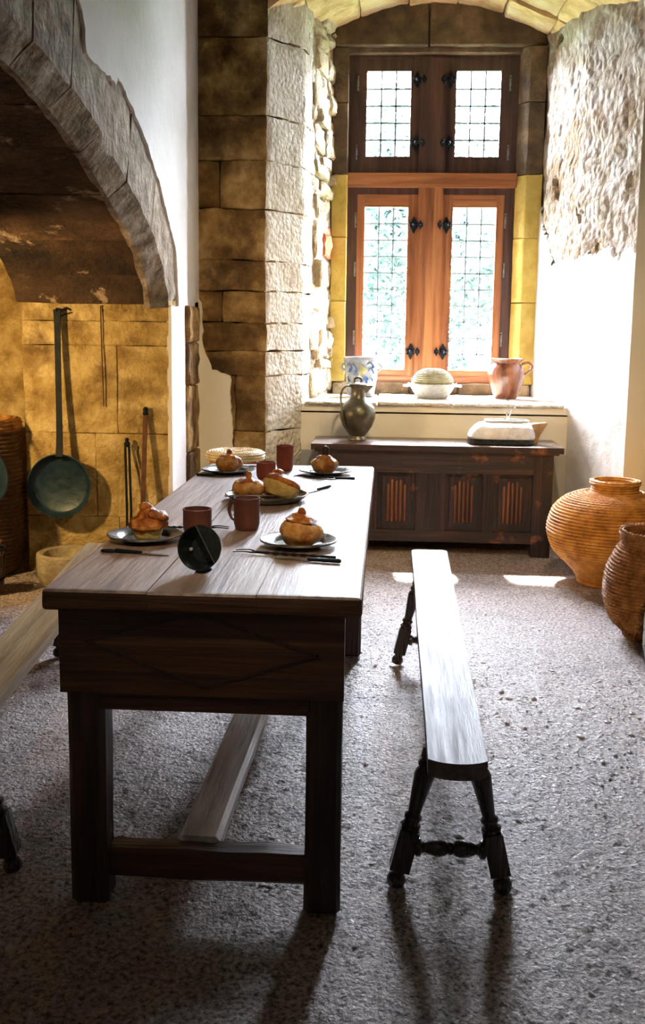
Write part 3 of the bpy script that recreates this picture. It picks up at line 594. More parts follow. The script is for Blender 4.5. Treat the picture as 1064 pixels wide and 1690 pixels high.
tree((5.8, 19.5, -0.8), 2.6, 2.7, 3.0, 19000, 'leafy tree seen through the right window panes', 2)
tree((0.6, 25.5, -0.8), 2.9, 3.6, 3.9, 21000, 'farthest leafy tree seen behind the window mullion', 3)
#OBJECTS#
# ================================================================== FURNITURE
# ---- refectory table
TZ = 0.754
tb = thing('trestle_table', 'long dark oak refectory table laid with plates, breads and mugs', 'table', (-0.375, 3.1, 0))
for (xa, xb) in ((-0.337, -0.112), (-0.112, 0.118), (0.118, 0.337)):      # three boards side by side
    dz = {-0.337: 0.0, -0.112: -0.0012, 0.118: -0.0004}[xa]
    bm = B(xa+0.0006, xb-0.0006, -1.04, 1.05, TZ-0.046, TZ+dz)
    outer = [e for e in bm.edges if min(v.co.y for v in e.verts) > 1.04 or max(v.co.y for v in e.verts) < -1.03 or all(abs(v.co.x) > 0.33 for v in e.verts)]
    outer = [e for e in outer if not all(abs(v.co.x) < 0.33 for v in e.verts) or abs(e.verts[0].co.x-e.verts[1].co.x) > 0.05]
    bmesh.ops.bevel(bm, geom=outer, offset=0.012, segments=3, profile=0.6, affect='EDGES')
    bmesh.ops.subdivide_edges(bm, edges=[e for e in bm.edges if e.calc_length() > 0.15], cuts=10, use_grid_fill=True)
    for v in bm.verts:
        if v.co.z < TZ-0.014 and (abs(v.co.x) > 0.33 or v.co.y < -1.03): v.co += Vector((0.004*noise.noise(v.co*7), 0.005*noise.noise(v.co*7+Vector((3, 1, 0))), 0.003*noise.noise(v.co*5)))
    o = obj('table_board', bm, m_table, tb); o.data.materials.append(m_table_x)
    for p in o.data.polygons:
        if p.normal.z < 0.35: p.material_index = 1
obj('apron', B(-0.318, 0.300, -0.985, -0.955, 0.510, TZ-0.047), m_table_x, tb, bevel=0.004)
gr_pts = [(-0.26, 0.628), (-0.02, 0.694), (0.245, 0.610), (0.0, 0.530)]
ap = [o for o in tb.children if o.name.startswith('apron')][0]
for (a, b) in zip(gr_pts, gr_pts[1:]+gr_pts[:1]):
    d = Vector((b[0]-a[0], 0, b[1]-a[1])); L = d.length; ang = math.atan2(d.z, d.x)
    obj('carved_line', B(-L/2, L/2, -0.004, 0.003, -0.003, 0.003, mtx=Matrix.Translation(((a[0]+b[0])/2, -0.984, (a[1]+b[1])/2)) @ Matrix.Rotation(-ang, 4, 'Y')), m_table_z, ap)
obj('end_rail', B(-0.235, 0.225, -0.968, -0.90, 0.468, 0.515), m_table_x, tb, bevel=0.006)
for sx, x0, x1 in ((-1, -0.312, -0.228), (1, 0.217, 0.296)):
    for (y0, y1) in ((-0.965, -0.885), (0.895, 0.975)):
        bm = B(x0, x1, y0, y1, 0.0, TZ-0.05); roughen(bm, 0.003, 9, cuts=3, bevel=0.010, seed=x0+y0)
        for v in bm.verts:
            if v.co.z < 0.05: v.co.z = max(0.0, v.co.z); v.co.x += 0.006*noise.noise(v.co*20)
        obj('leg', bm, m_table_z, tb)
    obj('side_rail', B(x0+0.03, x1-0.03, -0.90, 0.90, 0.56, TZ-0.05), m_table, tb)
obj('far_rail', B(-0.235, 0.225, 0.91, 0.97, 0.468, TZ-0.05), m_table_x, tb, bevel=0.006)
for y in (-0.93, 0.90):
    bm = B(-0.24, 0.23, y-0.015, y+0.050, 0.058, 0.128); roughen(bm, 0.005, 10, cuts=4, bevel=0.010, seed=y); obj('cross_stretcher', bm, m_table_x, tb)
bm = B(-0.055, 0.045, -0.90, 0.92, 0.095, 0.140); roughen(bm, 0.004, 8, cuts=5, bevel=0.012, seed=5)
bmesh.ops.transform(bm, matrix=Matrix.Translation((-0.01, 0, 0)) @ Matrix.Rotation(-0.02, 4, 'Z'), verts=bm.verts); obj('long_stretcher', bm, m_stretch_sheen, tb)

# ---- turned-leg benches
def bench(label, loc, rz, mtop):
    t = thing('bench', label, 'bench', loc, rz, 'benches along the table')
    n = 10; hw0, hw1, L0, L1, zt, th = 0.064, 0.074, -1.095, 1.095, 0.385, 0.038
    out = []
    for k in range(n+1):
        a = -PI/2-0.9+1.8*k/n; out.append((hw0*math.sin(1.8*(k/n-0.5))/math.sin(0.9), L0+0.022*(1-math.cos(1.8*(k/n-0.5)))/(1-math.cos(0.9))))
    rt = [(hw0+(hw1-hw0)*i/8+0.0025*noise.noise(Vector((i*1.7, 1, 0))), L0+0.022+(L1-L0-0.04)*i/8) for i in range(1, 9)]
    lf = [(-x+0.002*noise.noise(Vector((x*90, y*3, 2))), y) for x, y in rt]
    poly = out+rt+[(hw1-0.012, L1), (-hw1+0.012, L1)]+lf[::-1]
    bm = prism(poly, zt-th, zt, lambda u, v, h: (u, v, h)); obj('seat', bm, mtop, t, bevel=0.006)
    for ly in (-0.915, 0.735):
        for s in (-1, 1):
            ax = Vector((-s*0.078, 0, 0.345)); base = Vector((s*0.128, ly, 0.0)); Lg = ax.length; ax.normalize()
            rot = ax.to_track_quat('Z', 'Y').to_matrix().to_4x4(); mt = Matrix.Translation(base) @ rot
            bm = lathe([(0.017, 0.0), (0.021, 0.004), (0.023, 0.016), (0.020, 0.026), (0.014, 0.032), (0.018, 0.038), (0.020, 0.046)], 16, None, mt)
            box(bm, -0.0235, 0.0235, -0.0235, 0.0235, 0.045, 0.148, mtx=mt)
            lathe([(0.020, 0.147), (0.023, 0.152), (0.024, 0.158), (0.018, 0.163), (0.016, 0.170), (0.021, 0.175), (0.021, 0.181), (0.015, 0.187), (0.017, 0.21), (0.021, 0.25), (0.0245, 0.285), (0.022, 0.297), (0.017, 0.303), (0.022, 0.309), (0.022, 0.316), (0.016, 0.322), (0.020, 0.330), (0.020, Lg)], 16, bm, mt)
            o = obj('leg', bm, m_leg, t, smooth=False)
        # turned stretcher between the two blocks
        bm = bmesh.new(); mt = Matrix.Translation((0, ly, 0.098)) @ Matrix.Rotation(PI/2, 4, 'Y')
        half = [(0.017, 0.083), (0.022, 0.080), (0.022, 0.070), (0.014, 0.066), (0.012, 0.060), (0.016, 0.050), (0.020, 0.036), (0.021, 0.026), (0.017, 0.012), (0.012, 0.006), (0.015, 0.003), (0.015, 0.0)]
        prof = [(r, -z) for r, z in half]+[(r, z) for r, z in half[::-1][1:]]
        lathe(prof, 16, bm, mt); obj('stretcher', bm, m_leg, t, smooth=True)
    return t
bench('pale shining turned-leg bench on the right of the table', (0.186, 3.195, 0), -0.012, m_bench)
bench('worn turned-leg bench on the left of the table, partly hidden', (-1.083, 3.170, 0), 0.095, m_bench2)

# ---- carved oak chest under the window
ch = thing('chest', 'dark carved oak chest with linenfold panels below the window', 'chest', (0.296, 5.97, 0))
x0, x1 = -0.681, 0.681
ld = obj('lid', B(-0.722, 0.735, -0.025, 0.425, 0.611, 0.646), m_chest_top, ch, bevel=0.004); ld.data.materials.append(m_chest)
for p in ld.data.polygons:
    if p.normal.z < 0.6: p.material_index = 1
obj('lid_moulding', B(-0.700, 0.710, -0.012, 0.41, 0.600, 0.611), m_chest, ch, bevel=0.003)
obj('body', B(x0+0.02, x1-0.02, 0.042, 0.40, 0.075, 0.604), m_chest, ch)
for a, b in ((x0, x0+0.115), (x1-0.112, x1)):
    obj('stile', B(a, b, 0.0, 0.05, 0.0, 0.605), m_chest_z, ch, bevel=0.004); obj('stile', B(a, b, 0.35, 0.40, 0.0, 0.605), m_chest_z, ch)
obj('top_rail', B(x0+0.115, x1-0.112, 0.004, 0.05, 0.482, 0.605), m_chest, ch, bevel=0.003)
obj('bottom_rail', B(x0+0.115, x1-0.112, 0.004, 0.05, 0.075, 0.142), m_chest, ch, bevel=0.003)
mun = [(-0.395, -0.330), (-0.106, 0.064), (0.282, 0.344)]
for a, b in mun:
    mo = obj('muntin', B(a, b, 0.006, 0.05, 0.142, 0.482), m_chest_z, ch, bevel=0.003)
    nn = 5 if b-a > 0.1 else 3
    for k in range(nn):
        xx = a+(b-a)*(k+0.5)/nn; obj('moulding', B(xx-0.006, xx+0.006, 0.0, 0.012, 0.150, 0.474), m_chest_z, mo, bevel=0.004)
for a, b in ((-0.566, -0.395), (-0.330, -0.106), (0.064, 0.282), (0.344, 0.569)):
    pn = obj('panel', B(a, b, 0.030, 0.045, 0.142, 0.482), m_chest_z, ch)
    # bevelled field and the upright folds of the carved linen
    cx = (a+b)/2; hw = (b-a)/2
    obj('panel_field', B(cx-hw*0.74, cx+hw*0.74, 0.018, 0.035, 0.168, 0.458), m_chest_z, pn, bevel=0.008)
    nf = 5
    for k in range(nf):
        xx = cx+(k-2)*hw*0.22; top_z = 0.435-0.010*abs(k-2) if k % 2 == 0 else 0.442; 
        bm = bmesh.new(); wf = hw*0.085
        lathe([(0.001, 0.188), (wf*0.8, 0.192), (wf, 0.205), (wf, top_z-0.012), (wf*0.7, top_z-0.003), (0.001, top_z)], 10, bm, Matrix.Translation((xx, 0.016, 0)) @ Matrix.Diagonal((1, 1.1, 1, 1)))
        obj('linen_fold', bm, m_fold, pn, smooth=True)
obj('end_panel', B(x1-0.03, x1-0.004, 0.05, 0.36, 0.075, 0.60), m_chest_z, ch)

# ================================================================== BASKETS
def coil(prof_pts, pitch, seg=120, amp=0.010, stitch=0.003, nst=60, diag=0.0):
    """coiled straw: a lathe whose wall is a stack of bound ropes"""
    P = [Vector((r, z, 0)) for r, z in prof_pts]; sp = smooth_pts(P, 60); L = [0]
    for i in range(1, len(sp)): L.append(L[-1]+(sp[i]-sp[i-1]).length)
    n = max(3, int(round(L[-1]/pitch))); prof = []; meta = []
    sub = 5
    for k in range(n*sub+1):
        s = L[-1]*k/(n*sub); i = max(1, next((j for j in range(1, len(L)) if L[j] >= s-1e-9), len(L)-1))
        t = (s-L[i-1])/max(1e-9, L[i]-L[i-1]); p = sp[i-1].lerp(sp[i], min(1, t)); d = (sp[i]-sp[i-1]).normalized(); nrm = Vector((d.y, -d.x))
        q = abs(math.sin(PI*k/sub)); prof.append((p.x, p.y)); meta.append((nrm, q, k//sub))
    bm = bmesh.new(); rings = []
    for (r, z), (nrm, q, row) in zip(prof, meta):
        ring = []
        for k in range(seg):
            a = 2*PI*k/seg; s = abs(math.sin(a*nst/2+row*(PI/2+diag)))
            h = amp*q*(1-stitch)+amp*stitch*q*s+0.0015*noise.noise(Vector((math.cos(a)*5, math.sin(a)*5, z*30)))
            rr = r+nrm.x*h; zz = z+nrm.y*h; ring.append(bm.verts.new((rr*math.cos(a), rr*math.sin(a), zz)))
        rings.append(ring)
    for i in range(len(rings)-1):
        for k in range(seg): bm.faces.new((rings[i][k], rings[i][(k+1) % seg], rings[i+1][(k+1) % seg], rings[i+1][k]))
    return bm
t = thing('straw_basket', 'big bulging coiled-straw basket with a narrow neck beside the chest', 'basket', (1.205, 5.395, 0))
obj('body', coil([(0.04, 0.004), (0.155, 0.004), (0.165, 0.03), (0.195, 0.075), (0.235, 0.115), (0.295, 0.175), (0.326, 0.245), (0.330, 0.305), (0.305, 0.385), (0.25, 0.440), (0.18, 0.468), (0.125, 0.478)], 0.0165, 180, 0.013, 0.35, 120), m_straw, t, smooth=True)
obj('neck', coil([(0.128, 0.476), (0.118, 0.495), (0.117, 0.515), (0.128, 0.535), (0.120, 0.543), (0.105, 0.535), (0.100, 0.50), (0.105, 0.46)], 0.013, 96, 0.007, 0.4, 70), m_straw, t, smooth=True)
t = thing('straw_basket', 'brown open-mouthed woven basket standing in front of the big bulging one', 'basket', (1.185, 4.40, 0))
obj('body', coil([(0.03, 0.004), (0.115, 0.004), (0.13, 0.03), (0.185, 0.085), (0.212, 0.16), (0.217, 0.23), (0.205, 0.31), (0.175, 0.375), (0.158, 0.40)], 0.0150, 168, 0.014, 0.8, 56), m_straw_d, t, smooth=True)
obj('rim', coil([(0.158, 0.398), (0.158, 0.42), (0.165, 0.452), (0.168, 0.462), (0.158, 0.468), (0.148, 0.455), (0.143, 0.41), (0.148, 0.36), (0.18, 0.27)], 0.013, 120, 0.008, 0.7, 60), m_straw_d, t, smooth=True)
t = thing('metal_churn', 'pale grey metal churn at the right edge of the photo', 'churn', (1.170, 3.93, 0))
obj('body', lathe([(0.10, 0.012), (0.135, 0.03), (0.15, 0.10), (0.150, 0.2), (0.140, 0.30), (0.12, 0.36), (0.10, 0.38), (0.10, 0.41), (0.11, 0.42)], 40), m_pewter, t, smooth=True)
obj('foot', lathe([(0.118, 0.0), (0.122, 0.006), (0.118, 0.018), (0.09, 0.022)], 40), m_iron, t, smooth=True)
# tall wicker hamper behind the far end of the table
t = thing('wicker_hamper', 'tall pale wicker hamper with a flat lid behind the table end', 'hamper', (-0.722, 4.95, 0))
obj('body', coil([(0.04, 0.004), (0.12, 0.004), (0.125, 0.1), (0.13, 0.3), (0.128, 0.5), (0.122, 0.672)], 0.018, 72, 0.007, 0.6, 40), m_straw_d, t, smooth=True)
obj('lid', coil([(0.120, 0.672), (0.136, 0.676), (0.140, 0.690), (0.136, 0.704), (0.110, 0.712), (0.06, 0.706), (0.01, 0.704)], 0.0125, 96, 0.007, 0.7, 56), m_pale_w, t, smooth=True)
# things in the hearth corner at the left edge
t = thing('wicker_barrel', 'sooty brown wicker barrel in the hearth corner', 'basket', (-2.165, 5.27, 0))
obj('body', coil([(0.04, 0.004), (0.20, 0.004), (0.235, 0.1), (0.255, 0.28), (0.255, 0.48), (0.24, 0.66), (0.235, 0.76)], 0.022, 110, 0.009, 0.6, 64), m_straw_b, t, smooth=True)
obj('rim', coil([(0.235, 0.755), (0.25, 0.77), (0.252, 0.80), (0.24, 0.815), (0.22, 0.81), (0.215, 0.76), (0.22, 0.70)], 0.018, 110, 0.008, 0.6, 64), m_straw_d, t, smooth=True)
t = thing('shallow_dish', 'blue-black shallow iron dish leaning against the wicker barrel', 'dish', (-2.0, 4.93, 0.575))
mt = Vector((0.80, -0.45, 0.36)).to_track_quat('Z', 'Y').to_matrix().to_4x4()
obj('bowl', lathe([(0.03, -0.030), (0.10, -0.028), (0.145, -0.012), (0.165, 0.008), (0.170, 0.012), (0.163, 0.012), (0.14, -0.006), (0.10, -0.020), (0.03, -0.022)], 48, None, mt), m_bluepan, t, smooth=True)
obj('hanging_ring', tube([(0, 0.165+0.014*math.cos(a), 0.014*math.sin(a)) for a in lin(0, 2*PI*11/12, 12)], 0.003, 6, closed=True), m_iron, t).matrix_local = mt
t = thing('wire_basket', 'small dark wire basket of kindling on the hearth floor', 'basket', (-1.925, 4.83, 0))
bm = bmesh.new()
for k in range(12):
    a = 2*PI*k/12; tube([(0.060*math.cos(a), 0.060*math.sin(a), 0.0), (0.085*math.cos(a), 0.085*math.sin(a), 0.22)], 0.004, 6, bm)
obj('uprights', bm, m_iron, t)
obj('body', coil([(0.01, 0.004), (0.062, 0.004), (0.070, 0.09), (0.080, 0.20)], 0.014, 60, 0.005, 0.6, 30), m_straw_b, t, smooth=True)
for k, (zr, rr) in enumerate(((0.07, 0.072), (0.22, 0.086))): obj('hoop', tube([(rr*math.cos(a), rr*math.sin(a), zr) for a in lin(0, 2*PI*23/24, 24)], 0.006, 6, closed=True), m_iron, t)
for k in range(7):
    a = random.uniform(0, 6.28); p = Vector((0.04*math.cos(a), 0.04*math.sin(a), 0.10)); obj('stick', tube(smooth_pts([p, p+Vector((0.01, 0.0, 0.10)), p+Vector((random.uniform(-0.05, 0.05), random.uniform(-0.04, 0.04), 0.17))], 8), 0.006, 6), m_pewter if k % 3 == 0 else m_straw_b, t)
tag(obj('iron_chain', tube(smooth_pts([(-2.025, 5.20, 1.62), (-2.02, 5.18, 1.30), (-2.00, 5.16, 1.02), (-1.955, 5.10, 0.80), (-1.945, 4.98, 0.74)], 40), 0.0045, 6), m_iron), 'thin black iron chain hanging in the hearth above the leaning dish', 'chain')
# stone mortar on the floor before the hearth pier
t = thing('stone_basin', 'low round stone basin on the floor below the hanging pan', 'basin', (-1.60, 5.10, 0))
bm = lathe([(0.15, -0.004), (0.165, 0.03), (0.172, 0.13), (0.170, 0.150), (0.155, 0.158), (0.135, 0.150), (0.122, 0.10), (0.09, 0.06), (0.02, 0.05)], 44, rfun=lambda r, z, a, i: r*(1+0.02*noise.noise(Vector((math.cos(a)*2, math.sin(a)*2, z*8)))))
obj('bowl', bm, m_basin, t, smooth=True)

# ---- iron things on the hearth pier
t = thing('frying_pan', 'long-handled blue-black iron pan hanging on the hearth pier', 'pan', (-1.690, 5.240, 0.475))
mt = Vector((0.03, -1, 0.06)).to_track_quat('Z', 'Y').to_matrix().to_4x4()
obj('bowl', lathe([(0.02, -0.030), (0.135, -0.030), (0.150, -0.022), (0.164, 0.016), (0.168, 0.020), (0.163, 0.020), (0.146, -0.016), (0.132, -0.025), (0.02, -0.024)], 56, None, mt), m_bluepan, t, smooth=True)
hp = smooth_pts([(0.004, -0.012, 0.155), (0.002, 0.008, 0.26), (-0.004, 0.030, 0.5), (-0.008, 0.048, 0.80), (-0.010, 0.052, 0.912)], 24)
bm = bmesh.new(); pr = None
for i, p in enumerate(hp):
    hw = 0.019-0.004*math.sin(PI*i/len(hp)); ring = [bm.verts.new(p+Vector((sx*hw, sy*0.004, 0))) for sx, sy in ((-1, -1), (1, -1), (1, 1), (-1, 1))]
    if pr: [bm.faces.new((pr[k], pr[(k+1) % 4], ring[(k+1) % 4], ring[k])) for k in range(4)]
    else: bm.faces.new(ring)
    pr = ring
bm.faces.new(pr); obj('handle', bm, m_iron, t)
obj('hook', tube(smooth_pts([(-0.010, 0.052, 0.900), (-0.008, 0.040, 0.914), (0.010, 0.044, 0.912), (0.030, 0.054, 0.906)], 12), 0.005, 8), m_iron, t)
obj('nail', tube([(-1.664, 5.278, 1.3665), (-1.664, 5.36, 1.363)], 0.005, 8), m_iron, wall_left)
t = thing('fire_tongs', 'short black fire tongs leaning on the hearth pier', 'tongs', (-1.325, 5.19, 0))
for s in (-1, 1): obj('arm', tube([(0.008*s+0.006, 0, 0.0), (0.011*s, 0.05, 0.35), (0.010*s-0.018, 0.10, 0.685)], 0.0065, 8), m_iron, t)
obj('hinge', lathe([(0.006, 0.68), (0.016, 0.688), (0.017, 0.70), (0.012, 0.706), (0.008, 0.712), (0.012, 0.718), (0.007, 0.728)], 14, None, Matrix.Translation((-0.018, 0.10, 0))), m_iron, t, smooth=True)
t = thing('fire_poker', 'tall rusty flat fire iron leaning beside the tongs', 'poker', (-1.258, 5.20, 0))
obj('shaft', B(-0.012, 0.012, -0.005, 0.005, 0.0, 0.86, mtx=Matrix.Rotation(-0.125, 4, 'X') @ Matrix.Rotation(0.012, 4, 'Y')), m_rust, t, bevel=0.002)
obj('knob', lathe([(0.010, 0.855), (0.016, 0.862), (0.012, 0.875), (0.015, 0.885), (0.008, 0.897)], 14, None, Matrix.Rotation(-0.125, 4, 'X') @ Matrix.Rotation(0.012, 4, 'Y')), m_iron, t, smooth=True)
tag(obj('iron_rod', tube([(-1.478, 5.318, 1.41), (-1.476, 5.318, 1.20), (-1.470, 5.318, 0.89)], 0.0035, 6), m_rust), 'thin rusty rod running down the pier right of the pan', 'rod')

# ================================================================== ON THE SILL AND THE CHEST
SZ = 0.866
t = thing('stoneware_crock', 'grey stoneware crock with blue brush flowers on the sill', 'crock', (-0.165, 6.98, SZ))
cp = [(0.085, 0.0), (0.088, 0.004), (0.096, 0.05), (0.107, 0.12), (0.114, 0.19), (0.117, 0.228), (0.121, 0.236), (0.122, 0.250), (0.118, 0.258), (0.110, 0.256), (0.107, 0.24), (0.103, 0.17), (0.085, 0.03), (0.02, 0.02)]
obj('body', lathe(cp, 56), m_crock, t, smooth=True)
def rad_at(prof, z):
    for (r0_, z0_), (r1_, z1_) in zip(prof, prof[1:]):
        if z0_ <= z <= z1_ and z1_ > z0_: return r0_+(r1_-r0_)*(z-z0_)/(z1_-z0_)
    return prof[0][0]
def brush(pts, wd, mat, par, nm='painted_stroke'):   # pts: (angle, z) on the crock
    P = [];
    for a, z in [(p.x, p.y) for p in smooth_pts([(a, z, 0) for a, z in pts], 14)]:
        wd_ = wd*1.55; r = rad_at(cp, z)+0.0006; P.append(Vector((r*math.sin(a), -r*math.cos(a), z)))
    n = len(P); obj(nm, tube(P, [1.55*wd*(0.35+0.65*math.sin(PI*(i+0.6)/(n+0.2))) for i in range(n)], 8, flat=0.25), mat, par)
for pts, wd in (([(-0.95, 0.20), (-0.75, 0.215), (-0.6, 0.19), (-0.68, 0.16), (-0.85, 0.165)], 0.009), ([(-0.55, 0.22), (-0.35, 0.20), (-0.28, 0.165), (-0.45, 0.145)], 0.008), ([(-0.98, 0.13), (-0.85, 0.10), (-0.65, 0.095)], 0.006),
                ([(0.35, 0.21), (0.55, 0.222), (0.75, 0.195), (0.66, 0.17)], 0.008), ([(0.45, 0.165), (0.62, 0.185), (0.85, 0.15)], 0.006), ([(0.20, 0.105), (0.33, 0.125), (0.46, 0.110)], 0.011), ([(0.22, 0.085), (0.33, 0.068), (0.42, 0.085)], 0.010), ([(0.33, 0.13), (0.34, 0.10), (0.33, 0.07)], 0.007), ([(0.62, 0.10), (0.70, 0.12), (0.8, 0.10)], 0.006)): brush(pts, wd, m_blue, t)
brush([(-0.15, 0.21), (-0.02, 0.20), (0.02, 0.165), (-0.08, 0.13)], 0.016, m_olive, t); brush([(0.0, 0.20), (0.16, 0.185), (0.12, 0.15)], 0.014, m_olive, t)
for s in (-1, 1): obj('handle', tube(smooth_pts([(s*0.112, -0.02, 0.215), (s*0.130, -0.03, 0.205), (s*0.134, -0.03, 0.185), (s*0.112, -0.02, 0.170)], 12), 0.008, 8), m_crock, t, smooth=True)

t = thing('casserole', 'white lug-handled dish with a domed straw lid on the sill', 'casserole', (0.308, 6.85, SZ))
obj('dish', lathe([(0.095, 0.0), (0.10, 0.004), (0.125, 0.04), (0.148, 0.078), (0.156, 0.086), (0.155, 0.094), (0.145, 0.094), (0.12, 0.05), (0.05, 0.02)], 56), m_white, t, smooth=True)
for s in (-1, 1): obj('lug', tube(smooth_pts([(s*0.145, -0.035, 0.082), (s*0.178, -0.028, 0.080), (s*0.184, 0, 0.078), (s*0.178, 0.028, 0.080), (s*0.145, 0.035, 0.082)], 14), 0.010, 8, flat=0.8), m_white, t, smooth=True)
obj('lid', coil([(0.130, 0.092), (0.132, 0.110), (0.118, 0.140), (0.095, 0.165), (0.066, 0.180), (0.055, 0.184), (0.02, 0.184)], 0.0125, 96, 0.009, 0.5, 60), m_olive_w, t, smooth=True)

t = thing('jar', 'brown glazed jar with one loop handle on the sill', 'jar', (0.797, 6.93, SZ))
obj('body', lathe([(0.072, 0.0), (0.076, 0.004), (0.085, 0.03), (0.105, 0.09), (0.119, 0.14), (0.122, 0.175), (0.112, 0.205), (0.094, 0.225), (0.088, 0.232), (0.092, 0.240), (0.108, 0.254), (0.112, 0.262), (0.106, 0.264), (0.088, 0.246), (0.080, 0.23), (0.10, 0.17), (0.06, 0.02)], 56), m_brownjar, t, smooth=True)
obj('handle', tube(smooth_pts([(0.095, -0.02, 0.228), (0.135, -0.03, 0.240), (0.160, -0.034, 0.225), (0.158, -0.034, 0.195), (0.118, -0.024, 0.160)], 24), [0.013-0.00016*i for i in range(25)], 10, flat=0.7), m_brownjar, t, smooth=True)

CZ = 0.646
t = thing('flagon', 'dark pewter flagon with lid and handle on the chest', 'jug', (-0.164, 6.19, CZ))
obj('body', lathe([(0.052, 0.0), (0.056, 0.004), (0.054, 0.016), (0.046, 0.026), (0.060, 0.045), (0.088, 0.085), (0.105, 0.130), (0.108, 0.160), (0.098, 0.200), (0.075, 0.228), (0.054, 0.245), (0.046, 0.262), (0.044, 0.29), (0.045, 0.315), (0.050, 0.322), (0.050, 0.330)], 52), m_jug, t, smooth=True)
obj('spout', prism([(0.0, 0.030), (0.060, 0.0), (0.0, -0.030)], 0.285, 0.330, lambda u, v, h: (0.035+u*(0.3+(h-0.285)/0.045*0.7), v*(0.5+(h-0.285)/0.09), h)), m_jug, t, bevel=0.003)
lid = obj('lid', lathe([(0.053, 0.329), (0.054, 0.334), (0.048, 0.340), (0.025, 0.345), (0.004, 0.346)], 40), m_jug, t, smooth=True)
obj('thumb_piece', tube(smooth_pts([(-0.020, 0, 0.342), (-0.020, 0, 0.366), (0.0, 0, 0.376), (0.018, 0, 0.366), (0.018, 0, 0.342)], 14), 0.007, 8), m_jug, lid, smooth=True)
obj('handle', tube(smooth_pts([(-0.040, -0.01, 0.325), (-0.075, -0.03, 0.322), (-0.098, -0.045, 0.285), (-0.098, -0.06, 0.22), (-0.085, -0.072, 0.15), (-0.068, -0.072, 0.085)], 30), 0.0085, 10, flat=0.7), m_jug, t, smooth=True)

t = thing('crusted_vessel', 'long pale crusted vessel with a brown pointed spout on the chest', 'vessel', (0.690, 6.14, CZ))
bm = bmesh.new()
def rbox(bm, secs, n=28):   # stacked rounded-rectangle sections (cx, cy, hx, hy, z, power)
    rings = []
    for cx, cy, hx, hy, z, pw in secs:
        ring = []
        for k in range(n):
            a = 2*PI*k/n; c, s = math.cos(a), math.sin(a); ring.append(bm.verts.new((cx+hx*math.copysign(abs(c)**(2/pw), c), cy+hy*math.copysign(abs(s)**(2/pw), s), z)))
        rings.append(ring)
    for a, b in zip(rings, rings[1:]):
        for k in range(n): bm.faces.new((a[k], a[(k+1) % n], b[(k+1) % n], b[k]))
    bm.faces.new(rings[0]); bm.faces.new(rings[-1]); return bm
obj('base', rbox(bm, [(-0.005, 0, 0.180, 0.10, 0.0, 6), (-0.005, 0, 0.190, 0.108, 0.006, 6), (-0.005, 0, 0.190, 0.108, 0.034, 6), (-0.005, 0, 0.18, 0.10, 0.036, 6)]), m_dark, t, smooth=False)
bm = rbox(bmesh.new(), [(0, 0, 0.188, 0.105, 0.034, 5), (0, 0, 0.194, 0.110, 0.045, 5), (0.002, 0, 0.190, 0.108, 0.07, 4), (0.01, 0.005, 0.172, 0.100, 0.10, 4), (0.018, 0.01, 0.150, 0.085, 0.122, 4), (0.025, 0.012, 0.125, 0.070, 0.130, 4), (0.025, 0.012, 0.06, 0.04, 0.131, 4)])
for v in bm.verts: v.co += Vector((0, 0, 0.003*noise.noise(v.co*25)))+v.co.normalized()*0.003*noise.noise(v.co*40)
obj('body', bm, m_palestone, t, smooth=True)
obj('rim', tube([(0.03+0.125*math.copysign(abs(math.cos(a))**0.4, math.cos(a)), 0.014+0.070*math.copysign(abs(math.sin(a))**0.4, math.sin(a)), 0.136) for a in lin(0, 2*PI*39/40, 40)], 0.0065, 8, closed=True), m_white, t, smooth=True)
obj('spout', prism([(0.165, 0.004), (0.205, 0.004), (0.222, 0.055), (0.268, 0.122), (0.262, 0.130), (0.17, 0.122), (0.185, 0.07)], -0.045, 0.045, lambda u, v, h: (u, h*(1-0.75*max(0, (u-0.2)/0.07)), v)), m_spout, t, bevel=0.004)
hk = obj('wire_hook', tube([(0.022, -0.03, 0.198), (0.030, -0.03, 0.142), (0.034, -0.03, 0.140), (0.052, -0.03, 0.206)], 0.0035, 6), m_white, t)

# ================================================================== ON THE TABLE
def plate(label, x, y, r, mat=m_pewter, h=0.014, sides=0, well=0.0):
    t = thing('plate', label, 'plate', (x, y, TZ), group='plates on the table')
    prof = [(r*0.55, 0.0), (r*0.60, 0.002), (r*0.72, h*0.75), (r*0.97, h), (r, h+0.002), (r*0.985, h+0.004), (r*0.74, h*0.75+0.004), (r*0.64, 0.005), (r*0.30, 0.004), (0.002, 0.004)]
    if well: prof = [(r*0.80, 0.0), (r*0.84, 0.002), (r*0.93, h*0.6), (r*0.97, h), (r, h+0.002), (r*0.985, h+0.004), (r*0.935, h*0.6+0.004), (r*0.88, 0.006), (r*0.30, 0.005), (0.002, 0.005)]
    rf = (lambda r_, z, a, i: r_*(1+0.045*(abs(math.cos(4*a))-0.5)*(1 if i in (3, 4, 5) else 0))) if sides else None
    obj('dish', lathe(prof, 64, rfun=rf), mat, t, smooth=True)
    obj('rim', tube([(r*0.985*(1+(0.045*(abs(math.cos(4*a))-0.5) if sides else 0))*math.cos(a), r*0.985*(1+(0.045*(abs(math.cos(4*a))-0.5) if sides else 0))*math.sin(a), h+0.002) for a in lin(0, 2*PI*63/64, 64)], 0.0028, 6, closed=True), mat, t, smooth=True)
    return t
def blob(prof, seg, seed, amp, freq, bm=None, mtx=None):
    b2 = lathe(prof, seg); so = Vector((seed*2.7, seed*1.3, seed))
    b2.normal_update()
    for v in b2.verts: v.co += v.normal*amp*(noise.noise(v.co*freq+so)+0.6*noise.noise(v.co*freq*2.5+so))
    if mtx is not None: bmesh.ops.transform(b2, matrix=mtx, verts=b2.verts)
    return b2
